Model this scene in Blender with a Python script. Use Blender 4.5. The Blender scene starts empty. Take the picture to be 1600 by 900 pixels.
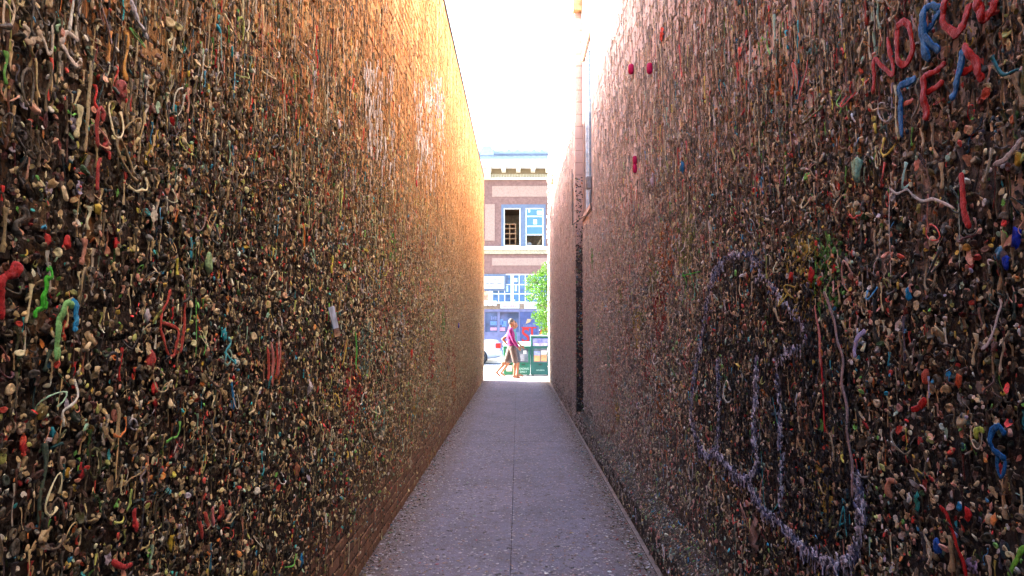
import bpy, bmesh, math, random
import numpy as np
from mathutils import Vector, Matrix, Euler, noise as mnoise

random.seed(7)
RNG = np.random.default_rng(11)
R = math.radians
SC = bpy.context.scene
COL = SC.collection

# ------------------------------------------------------------------ camera
F_PX = 1067.0
CAM_H = 1.6
PITCH = math.atan(60 / F_PX)
YAW = math.atan(9 / F_PX)
cd = bpy.data.cameras.new('camera')
cam = bpy.data.objects.new('camera', cd)
COL.objects.link(cam)
cam.location = (0, 0, CAM_H)
cam.rotation_euler = (math.pi / 2 + PITCH, 0, YAW)
cd.sensor_width = 36
cd.lens = F_PX / 1600 * 36
cd.clip_start = 0.05
cd.clip_end = 3000
SC.camera = cam
CAM_M = Euler(cam.rotation_euler).to_matrix()

# ------------------------------------------------------------------ light
SUN_DIR = Vector((-.80, .30, .50)).normalized()       # towards the sun
EXPOSURE = 3.6
w = bpy.data.worlds.new('World')
SC.world = w
w.use_nodes = True
nt = w.node_tree
sky = nt.nodes.new('ShaderNodeTexSky')
sky.sky_type = 'NISHITA'
sky.sun_disc = False
sky.sun_elevation = math.asin(SUN_DIR.z)
sky.sun_rotation = math.atan2(SUN_DIR.x, SUN_DIR.y)
sky.air_density = 1.0
sky.dust_density = 3.0
sky.ozone_density = 1.0
bg = nt.nodes['Background']
bg.inputs['Strength'].default_value = 0.15
nt.links.new(sky.outputs[0], bg.inputs[0])
sl = bpy.data.lights.new('sun', 'SUN')
sl.energy = 4.0
sl.angle = R(.53)
sl.color = (1, .94, .84)
so = bpy.data.objects.new('sun', sl)
COL.objects.link(so)
so.rotation_euler = SUN_DIR.to_track_quat('Z', 'Y').to_euler()
so.location = (-20, 10, 30)
SC.view_settings.view_transform = 'Standard'
SC.view_settings.look = 'None'
SC.view_settings.exposure = EXPOSURE
SC.view_settings.gamma = 1
SC.cycles.max_bounces = 8
SC.cycles.diffuse_bounces = 5

# ------------------------------------------------------------------ pixel helpers (positions read off the photograph)
def ray(px, py):
    return CAM_M @ Vector(((px - 800) / F_PX, (450 - py) / F_PX, -1))

def at_y(px, py, Y):
    d = ray(px, py)
    return Vector((0, 0, CAM_H)) + d * (Y / d.y)

LX, RX, RX2, STEP_Y = -1.03, 1.05, 0.93, 10.9
END_Y = 20.5
L_TOP, R_TOP = 6.1, 7.0

def on_wall(side, px, py, out=0.0):
    d = ray(px, py)
    xw = LX + out if side == 'L' else RX - out
    p = Vector((0, 0, CAM_H)) + d * (xw / d.x)
    if side == 'R' and p.y > STEP_Y:
        xw = RX2 - out
        p = Vector((0, 0, CAM_H)) + d * (xw / d.x)
    return p

CAM_INV = CAM_M.transposed()
def project(p):
    q = CAM_INV @ (Vector(p) - Vector((0, 0, CAM_H)))
    if q.z > -.05:
        return None
    return 800 + q.x / -q.z * F_PX, 450 - q.y / -q.z * F_PX, -q.z

# ------------------------------------------------------------------ object helpers
def tag(o, label=None, cat=None, group=None, kind=None):
    if label: o['label'] = label
    if cat: o['category'] = cat
    if group: o['group'] = group
    if kind: o['kind'] = kind
    return o

def world_loc(o):
    v = Vector(o.location)
    # every parent here is an unrotated chain with a translation-only inverse
    while o.parent:
        v = v + o.matrix_parent_inverse.to_translation() + Vector(o.parent.location)
        o = o.parent
    return v

def attach(o, parent):
    """parent o but keep its world place (parents made here are never rotated or scaled)"""
    o.parent = parent
    o.matrix_parent_inverse = Matrix.Translation(-world_loc(parent))
    return o

def thing(name, loc, label, cat, group=None):
    o = bpy.data.objects.new(name, None)
    o.empty_display_size = .1
    o.location = loc
    COL.objects.link(o)
    return tag(o, label, cat, group)

def link(name, me, parent=None, loc=None):
    o = bpy.data.objects.new(name, me)
    if loc is not None: o.location = loc
    COL.objects.link(o)
    if parent is not None: attach(o, parent)
    return o

class MB:
    def __init__(s):
        s.v = []; s.f = []; s.m = []
    def add(s, v, f, mi=0):
        n = len(s.v)
        s.v += [tuple(p) for p in v]
        s.f += [tuple(n + i for i in q) for q in f]
        s.m += [mi] * len(f)
        return s
    def box(s, x0, x1, y0, y1, z0, z1, mi=0):
        v = [(x, y, z) for z in (z0, z1) for y in (y0, y1) for x in (x0, x1)]
        return s.add(v, [(0, 2, 3, 1), (4, 5, 7, 6), (0, 1, 5, 4), (2, 6, 7, 3), (0, 4, 6, 2), (1, 3, 7, 5)], mi)
    def rbox(s, x0, x1, y0, y1, z0, z1, b=.01, mi=0):
        bm = bmesh.new()
        bmesh.ops.create_cube(bm, size=1)
        for q in bm.verts:
            q.co = Vector(((x0 + x1) / 2 + q.co.x * (x1 - x0), (y0 + y1) / 2 + q.co.y * (y1 - y0), (z0 + z1) / 2 + q.co.z * (z1 - z0)))
        bmesh.ops.bevel(bm, geom=bm.edges[:], offset=b, segments=2, affect='EDGES', profile=.5)
        bm.verts.index_update()
        s.add([q.co for q in bm.verts], [[q.index for q in f.verts] for f in bm.faces], mi)
        bm.free()
        return s
    def tube(s, pts, radii, n=7, mi=0, flat=None, k=1.0, cap=True, jit=0.0, rnd=random, ridge=0.0):
        """sweep along pts; flat = direction squashed by k"""
        P = [Vector(p) for p in pts]
        if not hasattr(radii, '__len__'): radii = [radii] * len(P)
        t0 = (P[1] - P[0]).normalized()
        a = Vector((1, 0, 0)) if abs(t0.x) < .8 else Vector((0, 1, 0))
        nrm = (a - t0 * a.dot(t0)).normalized()
        V = []; Fc = []
        for i, p in enumerate(P):
            t = (P[min(i + 1, len(P) - 1)] - P[max(i - 1, 0)]).normalized()
            nrm = nrm - t * nrm.dot(t)
            if nrm.length < 1e-6: nrm = t.orthogonal()
            nrm.normalize()
            b = t.cross(nrm)
            for j in range(n):
                an = 2 * math.pi * j / n
                o = (nrm * math.cos(an) + b * math.sin(an)) * radii[i] * (1 + jit * rnd.uniform(-1, 1) + ridge * math.sin(3 * an + 1))
                if flat is not None: o = o - flat * (o.dot(flat) * (1 - k))
                V.append(p + o)
        for i in range(len(P) - 1):
            for j in range(n):
                a0 = i * n + j; a1 = i * n + (j + 1) % n
                Fc.append((a0, a1, a1 + n, a0 + n))
        if cap:
            V.append(P[0]); V.append(P[-1])
            c0 = len(V) - 2; c1 = len(V) - 1; e = (len(P) - 1) * n
            for j in range(n):
                Fc.append((c0, (j + 1) % n, j)); Fc.append((c1, e + j, e + (j + 1) % n))
        return s.add(V, Fc, mi)
    def mesh(s, name, mats, smooth=False):
        me = bpy.data.meshes.new(name)
        me.from_pydata(s.v, [], s.f)
        for m in (mats if isinstance(mats, (list, tuple)) else [mats]):
            me.materials.append(m)
        if any(s.m): me.polygons.foreach_set('material_index', s.m)
        if smooth: me.polygons.foreach_set('use_smooth', [True] * len(s.f))
        me.update()
        return me
    def build(s, name, mats, parent=None, smooth=False, kind=None):
        o = link(name, s.mesh(name, mats, smooth), parent)
        if kind: o['kind'] = kind
        return o

# ------------------------------------------------------------------ materials
class NT:
    def __init__(s, name):
        s.mat = bpy.data.materials.new(name)
        s.mat.use_nodes = True
        s.t = s.mat.node_tree
        s.b = s.t.nodes['Principled BSDF']
    def n(s, typ, **kw):
        q = s.t.nodes.new(typ)
        for k, v in kw.items():
            setattr(q, k, v)
        return q
    def set(s, node, i, v):
        if isinstance(v, bpy.types.NodeSocket): s.t.links.new(v, node.inputs[i])
        else: node.inputs[i].default_value = v
    def math(s, op, a, b=0.0, c=0.0, clamp=False):
        q = s.n('ShaderNodeMath', operation=op, use_clamp=clamp)
        s.set(q, 0, a); s.set(q, 1, b); s.set(q, 2, c)
        return q.outputs[0]
    def mix(s, f, a, b, mode='MIX'):
        q = s.n('ShaderNodeMix', data_type='RGBA', blend_type=mode)
        s.set(q, 0, f)
        s.set(q, 6, a if isinstance(a, bpy.types.NodeSocket) else (*a, 1))
        s.set(q, 7, b if isinstance(b, bpy.types.NodeSocket) else (*b, 1))
        return q.outputs[2]
    def pos(s, scale=(1, 1, 1), obj=False):
        g = s.n('ShaderNodeTexCoord').outputs['Object'] if obj else s.n('ShaderNodeNewGeometry').outputs['Position']
        q = s.n('ShaderNodeMapping')
        s.set(q, 0, g)
        q.inputs['Scale'].default_value = scale
        return q.outputs[0]
    def noise(s, vec, scale, detail=4, rough=.6):
        q = s.n('ShaderNodeTexNoise')
        s.set(q, 'Vector', vec); s.set(q, 'Scale', scale); s.set(q, 'Detail', detail); s.set(q, 'Roughness', rough)
        return q.outputs[0]
    def step(s, v, lo, hi, a=0.0, b=1.0):
        q = s.n('ShaderNodeMapRange', interpolation_type='SMOOTHSTEP')
        s.set(q, 0, v); s.set(q, 1, lo); s.set(q, 2, hi); s.set(q, 3, a); s.set(q, 4, b)
        return q.outputs[0]
    def z(s):
        g = s.n('ShaderNodeSeparateXYZ')
        s.set(g, 0, s.n('ShaderNodeNewGeometry').outputs['Position'])
        return g.outputs
    def bump(s, h, strength=.3, dist=.01):
        q = s.n('ShaderNodeBump')
        s.set(q, 'Height', h); s.set(q, 'Strength', strength); s.set(q, 'Distance', dist)
        s.t.links.new(q.outputs[0], s.b.inputs['Normal'])
    def done(s, col, rough=.7, metal=0.0, spec=.4):
        s.set(s.b, 'Base Color', col if isinstance(col, bpy.types.NodeSocket) else (*col, 1))
        s.set(s.b, 'Roughness', rough)
        s.set(s.b, 'Metallic', metal)
        s.set(s.b, 'Specular IOR Level', spec)
        return s.mat

_mc = {}
def pm(name, col, rough=.6, var=.25, scale=12, bump=.15, metal=0.0, spec=.4, dist=.006):
    """plain procedural material: base colour broken up by noise, fine relief"""
    if name in _mc: return _mc[name]
    t = NT(name)
    p = t.pos(obj=True)
    n = t.noise(p, scale)
    c = t.mix(t.step(n, .3, .7), tuple(x * (1 - var) for x in col), tuple(min(1, x * (1 + var)) for x in col))
    if bump: t.bump(t.noise(p, scale * 4, 3), bump, dist)
    _mc[name] = t.done(c, rough, metal, spec)
    return _mc[name]

def gum_mat(name, mode, rough=.42, dirt=.5, fade=.3, spec=.28):
    t = NT(name)
    if mode == 'inst':
        a = t.n('ShaderNodeAttribute', attribute_type='INSTANCER', attribute_name='col')
        col = a.outputs['Color']
    elif mode == 'obj':
        col = t.n('ShaderNodeObjectInfo').outputs['Color']
    else:
        rgb = t.n('ShaderNodeRGB'); rgb.outputs[0].default_value = (*mode, 1); col = rgb.outputs[0]
    p = t.pos()
    d = t.noise(p, 140, 3)
    col = t.mix(t.step(d, .46, .72, 0.0, dirt), col, (.035, .026, .02))
    col = t.mix(t.step(t.noise(p, 90, 3), .45, .7, 0, fade), col, t.mix(.4, col, (.5, .45, .38)))
    t.bump(t.noise(p, 190, 4, .7), .6, .005)
    return t.done(col, t.step(d, .4, .65, rough - .1, rough + .3), 0, spec)

GUM_INST = gum_mat('gum_many', 'inst', .55, .45)
GUM_OBJ = gum_mat('gum_single', 'obj', .5, .4)
def gum_col(c):
    k = 'gum_%02x%02x%02x' % tuple(int(x * 255) for x in c)
    if k not in _mc: _mc[k] = gum_mat(k, c, .5, .5, .04, .12)
    return _mc[k]

# left wall masonry: orange paint above, gum grime in the middle, bare dirty brick at the foot
def masonry_mat(name, paint_a, paint_b, pale, grime, foot, lo, hi, fade=.85, far_lit=(.28, .18, .095)):
    t = NT(name)
    x, y, z = t.z()
    st = t.noise(t.pos((1, 7, .8)), 1.6, 5, .65)       # vertical streaks
    bl = t.noise(t.pos(), 3.0, 5, .6)
    fine = t.noise(t.pos((1, 3, 1)), 24, 4, .7)
    c = t.mix(t.step(bl, .35, .65), paint_a, paint_b)
    c = t.mix(t.math('MULTIPLY', t.step(t.noise(t.pos((1, 4, .5)), 1.1, 4, .6), .48, .68), .8), c, pale)
    c = t.mix(t.step(st, .52, .75, 0, .4), c, tuple(v * .5 for v in paint_a))
    # dirt and spent gum cover the wall up to arm's reach
    h = t.math('ADD', z, t.math('MULTIPLY', t.math('SUBTRACT', st, .5), 2.6))
    h = t.math('ADD', h, t.math('MULTIPLY', t.math('SUBTRACT', bl, .5), 1.6))
    h = t.math('ADD', h, t.math('MULTIPLY', t.math('SUBTRACT', y, 4.0), .06))
    c = t.mix(t.step(h, lo, hi, .97, 0), c, t.mix(t.step(y, 2.5, 8.0, 0, fade), t.mix(t.step(fine, .35, .7), grime, tuple(v * 1.5 for v in grime)), far_lit))  # grime turns paler with distance: light of the open far end painted in
    g = t.math('ADD', z, t.math('MULTIPLY', t.math('SUBTRACT', bl, .5), .8))
    c = t.mix(t.step(g, .25, .75, .85, 0), c, t.mix(t.step(fine, .3, .7), foot, tuple(v * 1.8 for v in foot)))
    c = t.mix(t.step(fine, .58, .75, 0, .5), c, tuple(v * .6 for v in grime))
    t.bump(t.math('ADD', t.noise(t.pos(), 45, 5, .7), t.math('MULTIPLY', st, 1.0)), .7, .012)
    return t.done(c, .8, 0, .3)

M_LBRICK = masonry_mat('orange_painted_brick', (.56, .24, .065), (.66, .33, .10), (.74, .52, .24), (.016, .011, .008), (.17, .088, .052), 1.6, 2.9)
M_RBLOCK = masonry_mat('pink_painted_block', (.55, .41, .37), (.62, .48, .44), (.68, .57, .54), (.014, .011, .011), (.085, .062, .052), 1.5, 2.5, .9, (.40, .32, .30))
M_PIER = masonry_mat('pink_pier_block', (.50, .34, .29), (.56, .39, .33), (.62, .46, .41), (.012, .010, .010), (.012, .010, .010), 2.6, 3.7, 0)
M_LMORTAR = masonry_mat('orange_wall_mortar', (.30, .12, .04), (.38, .16, .06), (.5, .30, .13), (.012, .009, .007), (.05, .03, .02), 1.8, 3.2)
M_RMORTAR = masonry_mat('pink_wall_mortar', (.30, .2, .17), (.36, .25, .21), (.4, .3, .27), (.012, .010, .010), (.085, .062, .052), 1.6, 2.7)
M_DARKMETAL = pm('dark_metal', (.05, .045, .04), .5, .2, 20, .1, .6)
M_STONE = pm('pale_stone', (.55, .5, .44), .8, .15, 6, .3)
M_CREAM = pm('cream_paint', (.72, .66, .5), .7, .08, 5, .1)
M_WHITE = pm('white_paint', (.78, .78, .76), .6, .06, 5, .1)
M_WOODBROWN = pm('brown_wood', (.22, .12, .06), .6, .3, 9, .2)

# ------------------------------------------------------------------ ground
def concrete(name, col, dirt, seams=False):
    t = NT(name)
    p = t.pos()
    n1 = t.noise(p, 1.3, 5, .65); n2 = t.noise(p, 14, 5, .7); n3 = t.noise(p, 75, 3, .6)
    c = t.mix(t.step(n1, .35, .7), col, tuple(v * .72 for v in col))
    c = t.mix(t.step(n2, .46, .68, 0, .7), c, dirt)
    n4 = t.noise(t.pos((1.6, .6, 1)), 3.2, 6, .75)
    c = t.mix(t.step(n4, .5, .7, 0, .5), c, tuple(v * .8 for v in dirt))
    c = t.mix(t.step(n3, .60, .66, 0, .7), c, tuple(min(1, v * 1.9) for v in col))
    c = t.mix(t.step(n3, .3, .42, .5, 0), c, tuple(v * .5 for v in dirt))
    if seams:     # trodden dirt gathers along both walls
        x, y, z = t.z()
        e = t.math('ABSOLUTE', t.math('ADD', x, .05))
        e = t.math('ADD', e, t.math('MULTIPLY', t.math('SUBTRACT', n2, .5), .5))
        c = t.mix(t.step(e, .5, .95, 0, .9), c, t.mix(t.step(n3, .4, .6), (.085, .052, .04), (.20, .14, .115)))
    t.bump(t.math('ADD', n2, t.math('MULTIPLY', n3, .6)), .4, .006)
    return t.done(c, .75, 0, .35)

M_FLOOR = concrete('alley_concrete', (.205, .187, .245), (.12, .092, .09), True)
M_WALK = concrete('pale_concrete', (.56, .52, .50), (.42, .38, .35))
M_ROAD = concrete('bleached_asphalt', (.30, .30, .31), (.22, .22, .22))

g = MB(); g.add([(-400, -400, -.32), (400, -400, -.32), (400, 1500, -.32), (-400, 1500, -.32)], [(0, 1, 2, 3)])
g.build('ground', pm('earth', (.2, .17, .13), .9, .2, 2, .2), kind='structure')
g = MB(); g.box(-60, 60, 23.1, 33.0, -.32, -.12)
g.build('street', M_ROAD, kind='structure')
g = MB(); g.box(-60, 60, END_Y, 22.95, -.32, 0)
g.build('sidewalk', M_WALK, kind='structure')
g = MB(); g.box(-60, 60, 22.953, 23.1, -.32, -.004)
g.build('kerb', M_STONE, kind='structure')
g = MB(); g.box(-60, 60, 33.15, 44, -.32, 0)
g.build('far_sidewalk', M_WALK, kind='structure')
g = MB(); g.box(-60, 60, 33.0, 33.147, -.32, -.004)
g.build('far_kerb', M_STONE, kind='structure')
g = MB()
for k in range(8):
    x = -14 + k * 4.2
    g.add([(x, 28.0, -.116), (x + 2.2, 28.0, -.116), (x + 2.2, 28.12, -.116), (x, 28.12, -.116)], [(0, 1, 2, 3)])
g.build('lane_marking', M_WHITE, kind='structure')

fl = MB().box(-1.5, 1.5, -12, END_Y - .004, -.32, -.03).build('alley_floor', pm('joint_dirt', (.11, .09, .09), .9), kind='structure')
SEAM = -.05
ys = [-12, .3, 9.6, 18.9, END_Y - .006]
for i in range(len(ys) - 1):
    for x0, x1 in ((LX - .1, SEAM - .0014), (SEAM + .0014, RX + .05)):
        m = MB()
        dz = random.uniform(-.001, .001)
        m.rbox(x0, x1, ys[i] + .001, ys[i + 1] - .001, -.1, dz, .003)
        m.build('slab', M_FLOOR, fl)

# ------------------------------------------------------------------ gum shapes (unit size, +X away from the wall)
def icos(sub):
    bm = bmesh.new(); bmesh.ops.create_icosphere(bm, subdivisions=sub, radius=.5)
    v = [q.co.copy() for q in bm.verts]; bm.verts.index_update()
    f = [[q.index for q in p.verts] for p in bm.faces]; bm.free()
    return v, f

def shape_ring(rd):
    m = MB(); n = 14
    dep = rd.uniform(.0, .22); ht = rd.uniform(.22, .36); el = rd.uniform(.65, 1)
    prof = [(0.02, ht - dep), (.2, ht - dep * .9), (.31, ht), (.41, ht * .95), (.49, ht * .5), (.46, -.05)]
    ph = [rd.uniform(0, 6.28) for _ in range(3)]
    V = []; Fc = []
    for r, h in prof:
        for j in range(n):
            a = 2 * math.pi * j / n
            k = 1 + .1 * math.sin(2 * a + ph[0]) + .07 * math.sin(3 * a + ph[1]) + rd.uniform(-.07, .07)
            V.append((h * rd.uniform(.85, 1.12) * (1 + .25 * math.sin(a + ph[2])), r * k * math.cos(a) * el, r * k * math.sin(a)))
    for i in range(len(prof) - 1):
        for j in range(n):
            a0 = i * n + j; a1 = i * n + (j + 1) % n
            Fc.append((a0, a0 + n, a1 + n, a1))
    Fc.append(tuple(range(n)))
    return m.add(V, Fc)

def shape_blob(rd):
    v, f = icos(2)
    s = Vector((rd.uniform(0, 50), rd.uniform(0, 50), rd.uniform(0, 50)))
    el = rd.uniform(.55, .95)
    V = []
    for p in v:
        k = 1 + .75 * mnoise.noise(p * 3.0 + s) + .35 * mnoise.noise(p * 7 + s) - .25 * abs(mnoise.noise(p * 5 - s))
        dent = .22 * math.exp(-((p.y - .1) ** 2 + (p.z - .12) ** 2) / .03) if p.x > 0 else 0
        V.append((p.x * .42 * k + .1 - dent, p.y * k * el, p.z * k))
    return MB().add(V, f)

def shape_flake(rd):
    m = MB(); n = 6
    s = Vector((rd.uniform(0, 50), rd.uniform(0, 50), 0)); V = []; Fc = []
    bx, by = rd.uniform(-.7, .9), rd.uniform(-.7, .9)
    for i in range(n + 1):
        for j in range(n + 1):
            u, q = i / n - .5, j / n - .5
            e = 1 - .35 * (abs(u) * abs(q) * 4)
            h = .12 + bx * u * u + by * q * q + .3 * mnoise.noise(Vector((u * 4, q * 4, 0)) + s)
            V.append((max(h, 0), u * e * .75 + .1 * mnoise.noise(Vector((q * 5, u, 9)) + s), q * e + .1 * mnoise.noise(Vector((u * 5, q, 3)) + s)))
    for i in range(n):
        for j in range(n):
            a = i * (n + 1) + j
            Fc.append((a, a + 1, a + n + 2, a + n + 1))
    return m.add(V, Fc)

def shape_drip(rd):
    n = 10; P = []; rad = []
    w1 = rd.uniform(-.8, .8); w2 = rd.uniform(-.5, .5); lo = rd.uniform(.12, .3)
    for i in range(n):
        t = i / (n - 1)
        P.append((.12 + .10 * math.sin(t * 5 + w1), w1 * .6 * math.sin(t * 2.6) + w2 * math.sin(t * 7), -t))
        r = lo + .30 * max(0, 1 - t * 3.2) + .28 * math.exp(-((t - .93) / .08) ** 2) * rd.uniform(.3, 1.1)
        rad.append(r * rd.uniform(.8, 1.2))
    # sweep by hand: the length is scaled apart from the width, so rings stay level
    m = MB(); V = []; Fc = []; k = 7
    for p, r in zip(P, rad):
        for j in range(k):
            a = 2 * math.pi * j / k
            V.append((p[0] + r * .8 * math.cos(a), p[1] + r * math.sin(a), p[2]))
    for i in range(n - 1):
        for j in range(k):
            a0 = i * k + j; a1 = i * k + (j + 1) % k
            Fc.append((a0, a0 + k, a1 + k, a1))
    Fc.append(tuple(range(k))); Fc.append(tuple(range((n - 1) * k, n * k))[::-1])
    return m.add(V, Fc)

def shape_string(rd):
    P = []; n = 14
    typ = rd.randrange(3)
    s = Vector((rd.uniform(0, 50), 0, 0)); sg = rd.uniform(.3, 1.0)
    for i in range(n):
        t = i / (n - 1)
        if typ == 0: y, z = t - .5, -sg * 4 * t * (1 - t) * .6
        elif typ == 1: y, z = .12 * math.sin(t * 9 + s.x), .5 - t
        else:
            a = t * 5.6 + s.x; y, z = .3 * math.cos(a), .45 * math.sin(a)
        q = mnoise.noise_vector(Vector((t * 3, 0, 0)) + s) * .12
        P.append((.1 + .35 * sg * math.sin(t * 3.1) * .5 + q.x, y + q.y, z + q.z))
    r0 = rd.uniform(.018, .04)
    return MB().tube(P, [r0 * rd.uniform(.7, 1.5) + (.04 if i in (0, n - 1) else 0) for i in range(n)], 5)

def shape_curl(rd):
    P = []; n = 9
    s = Vector((rd.uniform(0, 50), 7, 0)); tot = rd.uniform(1.2, 4.6); a0 = rd.uniform(0, 6.28)
    for i in range(n):
        t = i / (n - 1); a = a0 + tot * t
        q = mnoise.noise_vector(Vector((t * 2, 0, 0)) + s) * .2
        P.append((.16 + .12 * math.sin(3.1 * t) + q.x * .5, .33 * math.cos(a) + q.y, .42 * math.sin(a) + q.z))
    return MB().tube(P, [rd.uniform(.09, .17) * (.6 if i in (0, n - 1) else 1) for i in range(n)], 6, jit=.12, rnd=rd)

SHAPE_COLL = bpy.data.collections.new('gum_shapes')       # sources for the instanced gum, not part of the scene
KINDS = {}
SHAPES = []
for nm, fn, cnt in (('wad', shape_ring, 10), ('lump', shape_blob, 9), ('flake', shape_flake, 9), ('drip', shape_drip, 10), ('strand', shape_string, 10), ('curl', shape_curl, 9)):
    KINDS[nm] = []
    for i in range(cnt):
        rd = random.Random(hash((i, len(SHAPES))) & 0xffff)
        me = fn(rd).mesh('gum_' + nm, GUM_INST, True)
        o = bpy.data.objects.new('shape.%03d' % len(SHAPES), me)
        SHAPE_COLL.objects.link(o)
        KINDS[nm].append(len(SHAPES)); SHAPES.append(me)

def scatter_tree():
    t = bpy.data.node_groups.new('scatter_gum', 'GeometryNodeTree')
    t.interface.new_socket('Geometry', in_out='INPUT', socket_type='NodeSocketGeometry')
    t.interface.new_socket('Geometry', in_out='OUTPUT', socket_type='NodeSocketGeometry')
    gi = t.nodes.new('NodeGroupInput'); go = t.nodes.new('NodeGroupOutput')
    ci = t.nodes.new('GeometryNodeCollectionInfo')
    ci.inputs['Collection'].default_value = SHAPE_COLL
    ci.inputs['Separate Children'].default_value = True
    ci.inputs['Reset Children'].default_value = True
    ip = t.nodes.new('GeometryNodeInstanceOnPoints')
    ip.inputs['Pick Instance'].default_value = True
    def attr(nm, typ):
        a = t.nodes.new('GeometryNodeInputNamedAttribute'); a.data_type = typ; a.inputs['Name'].default_value = nm
        return a.outputs['Attribute']
    er = t.nodes.new('FunctionNodeEulerToRotation')
    L = t.links.new
    L(gi.outputs[0], ip.inputs['Points']); L(ci.outputs[0], ip.inputs['Instance'])
    L(attr('idx', 'INT'), ip.inputs['Instance Index'])
    L(attr('rot', 'FLOAT_VECTOR'), er.inputs[0]); L(er.outputs[0], ip.inputs['Rotation'])
    L(attr('scl', 'FLOAT_VECTOR'), ip.inputs['Scale'])
    L(ip.outputs[0], go.inputs[0])
    return t
SCATTER = scatter_tree()

def scatter(name, parent, P, Rt, S, C, I):
    n = len(P)
    me = bpy.data.meshes.new(name)
    me.vertices.add(n)
    me.vertices.foreach_set('co', np.asarray(P, np.float32).ravel())
    a = me.attributes.new('rot', 'FLOAT_VECTOR', 'POINT'); a.data.foreach_set('vector', np.asarray(Rt, np.float32).ravel())
    a = me.attributes.new('scl', 'FLOAT_VECTOR', 'POINT'); a.data.foreach_set('vector', np.asarray(S, np.float32).ravel())
    a = me.attributes.new('col', 'FLOAT_COLOR', 'POINT'); a.data.foreach_set('color', np.concatenate([np.asarray(C, np.float32), np.ones((n, 1), np.float32)], 1).ravel())
    a = me.attributes.new('idx', 'INT', 'POINT'); a.data.foreach_set('value', np.asarray(I, np.int32))
    me.materials.append(GUM_INST)
    o = link(name, me, parent)
    o.modifiers.new('scatter', 'NODES').node_group = SCATTER
    o['kind'] = 'stuff'
    return o

# gum colours (dry, dirty, faded) and how common they are
PAL = np.array([
    (.50, .40, .26), (.42, .33, .18), (.29, .215, .12), (.19, .14, .075), (.12, .088, .05), (.06, .042, .03),
    (.33, .31, .29), (.52, .50, .46), (.45, .20, .15), (.50, .27, .20), (.42, .05, .035), (.48, .03, .03),
    (.24, .40, .30), (.12, .36, .07), (.03, .20, .36), (.03, .30, .36), (.48, .36, .06), (.40, .38, .52), (.50, .16, .04), (.30, .33, .10)])
#        cream tan  brn  dkb  vdk  blk  gry  wht  pnk  sal  red  brd  mnt  grn  blu  tel  yel  lav  org  olv
PW_LOW = np.array([22, 16, 10, 7, 6, 5, 4, 5.5, 4, 4, 3.2, 2.2, 2.4, 1.5, 1.1, 1.2, 1.8, 1.4, 2.2, 2.5])
PW_HIGH = np.array([3, 6, 14, 20, 18, 9, 2, 1, .8, .8, .35, .2, .2, .1, .1, .1, .3, .2, .5, .5])

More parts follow.
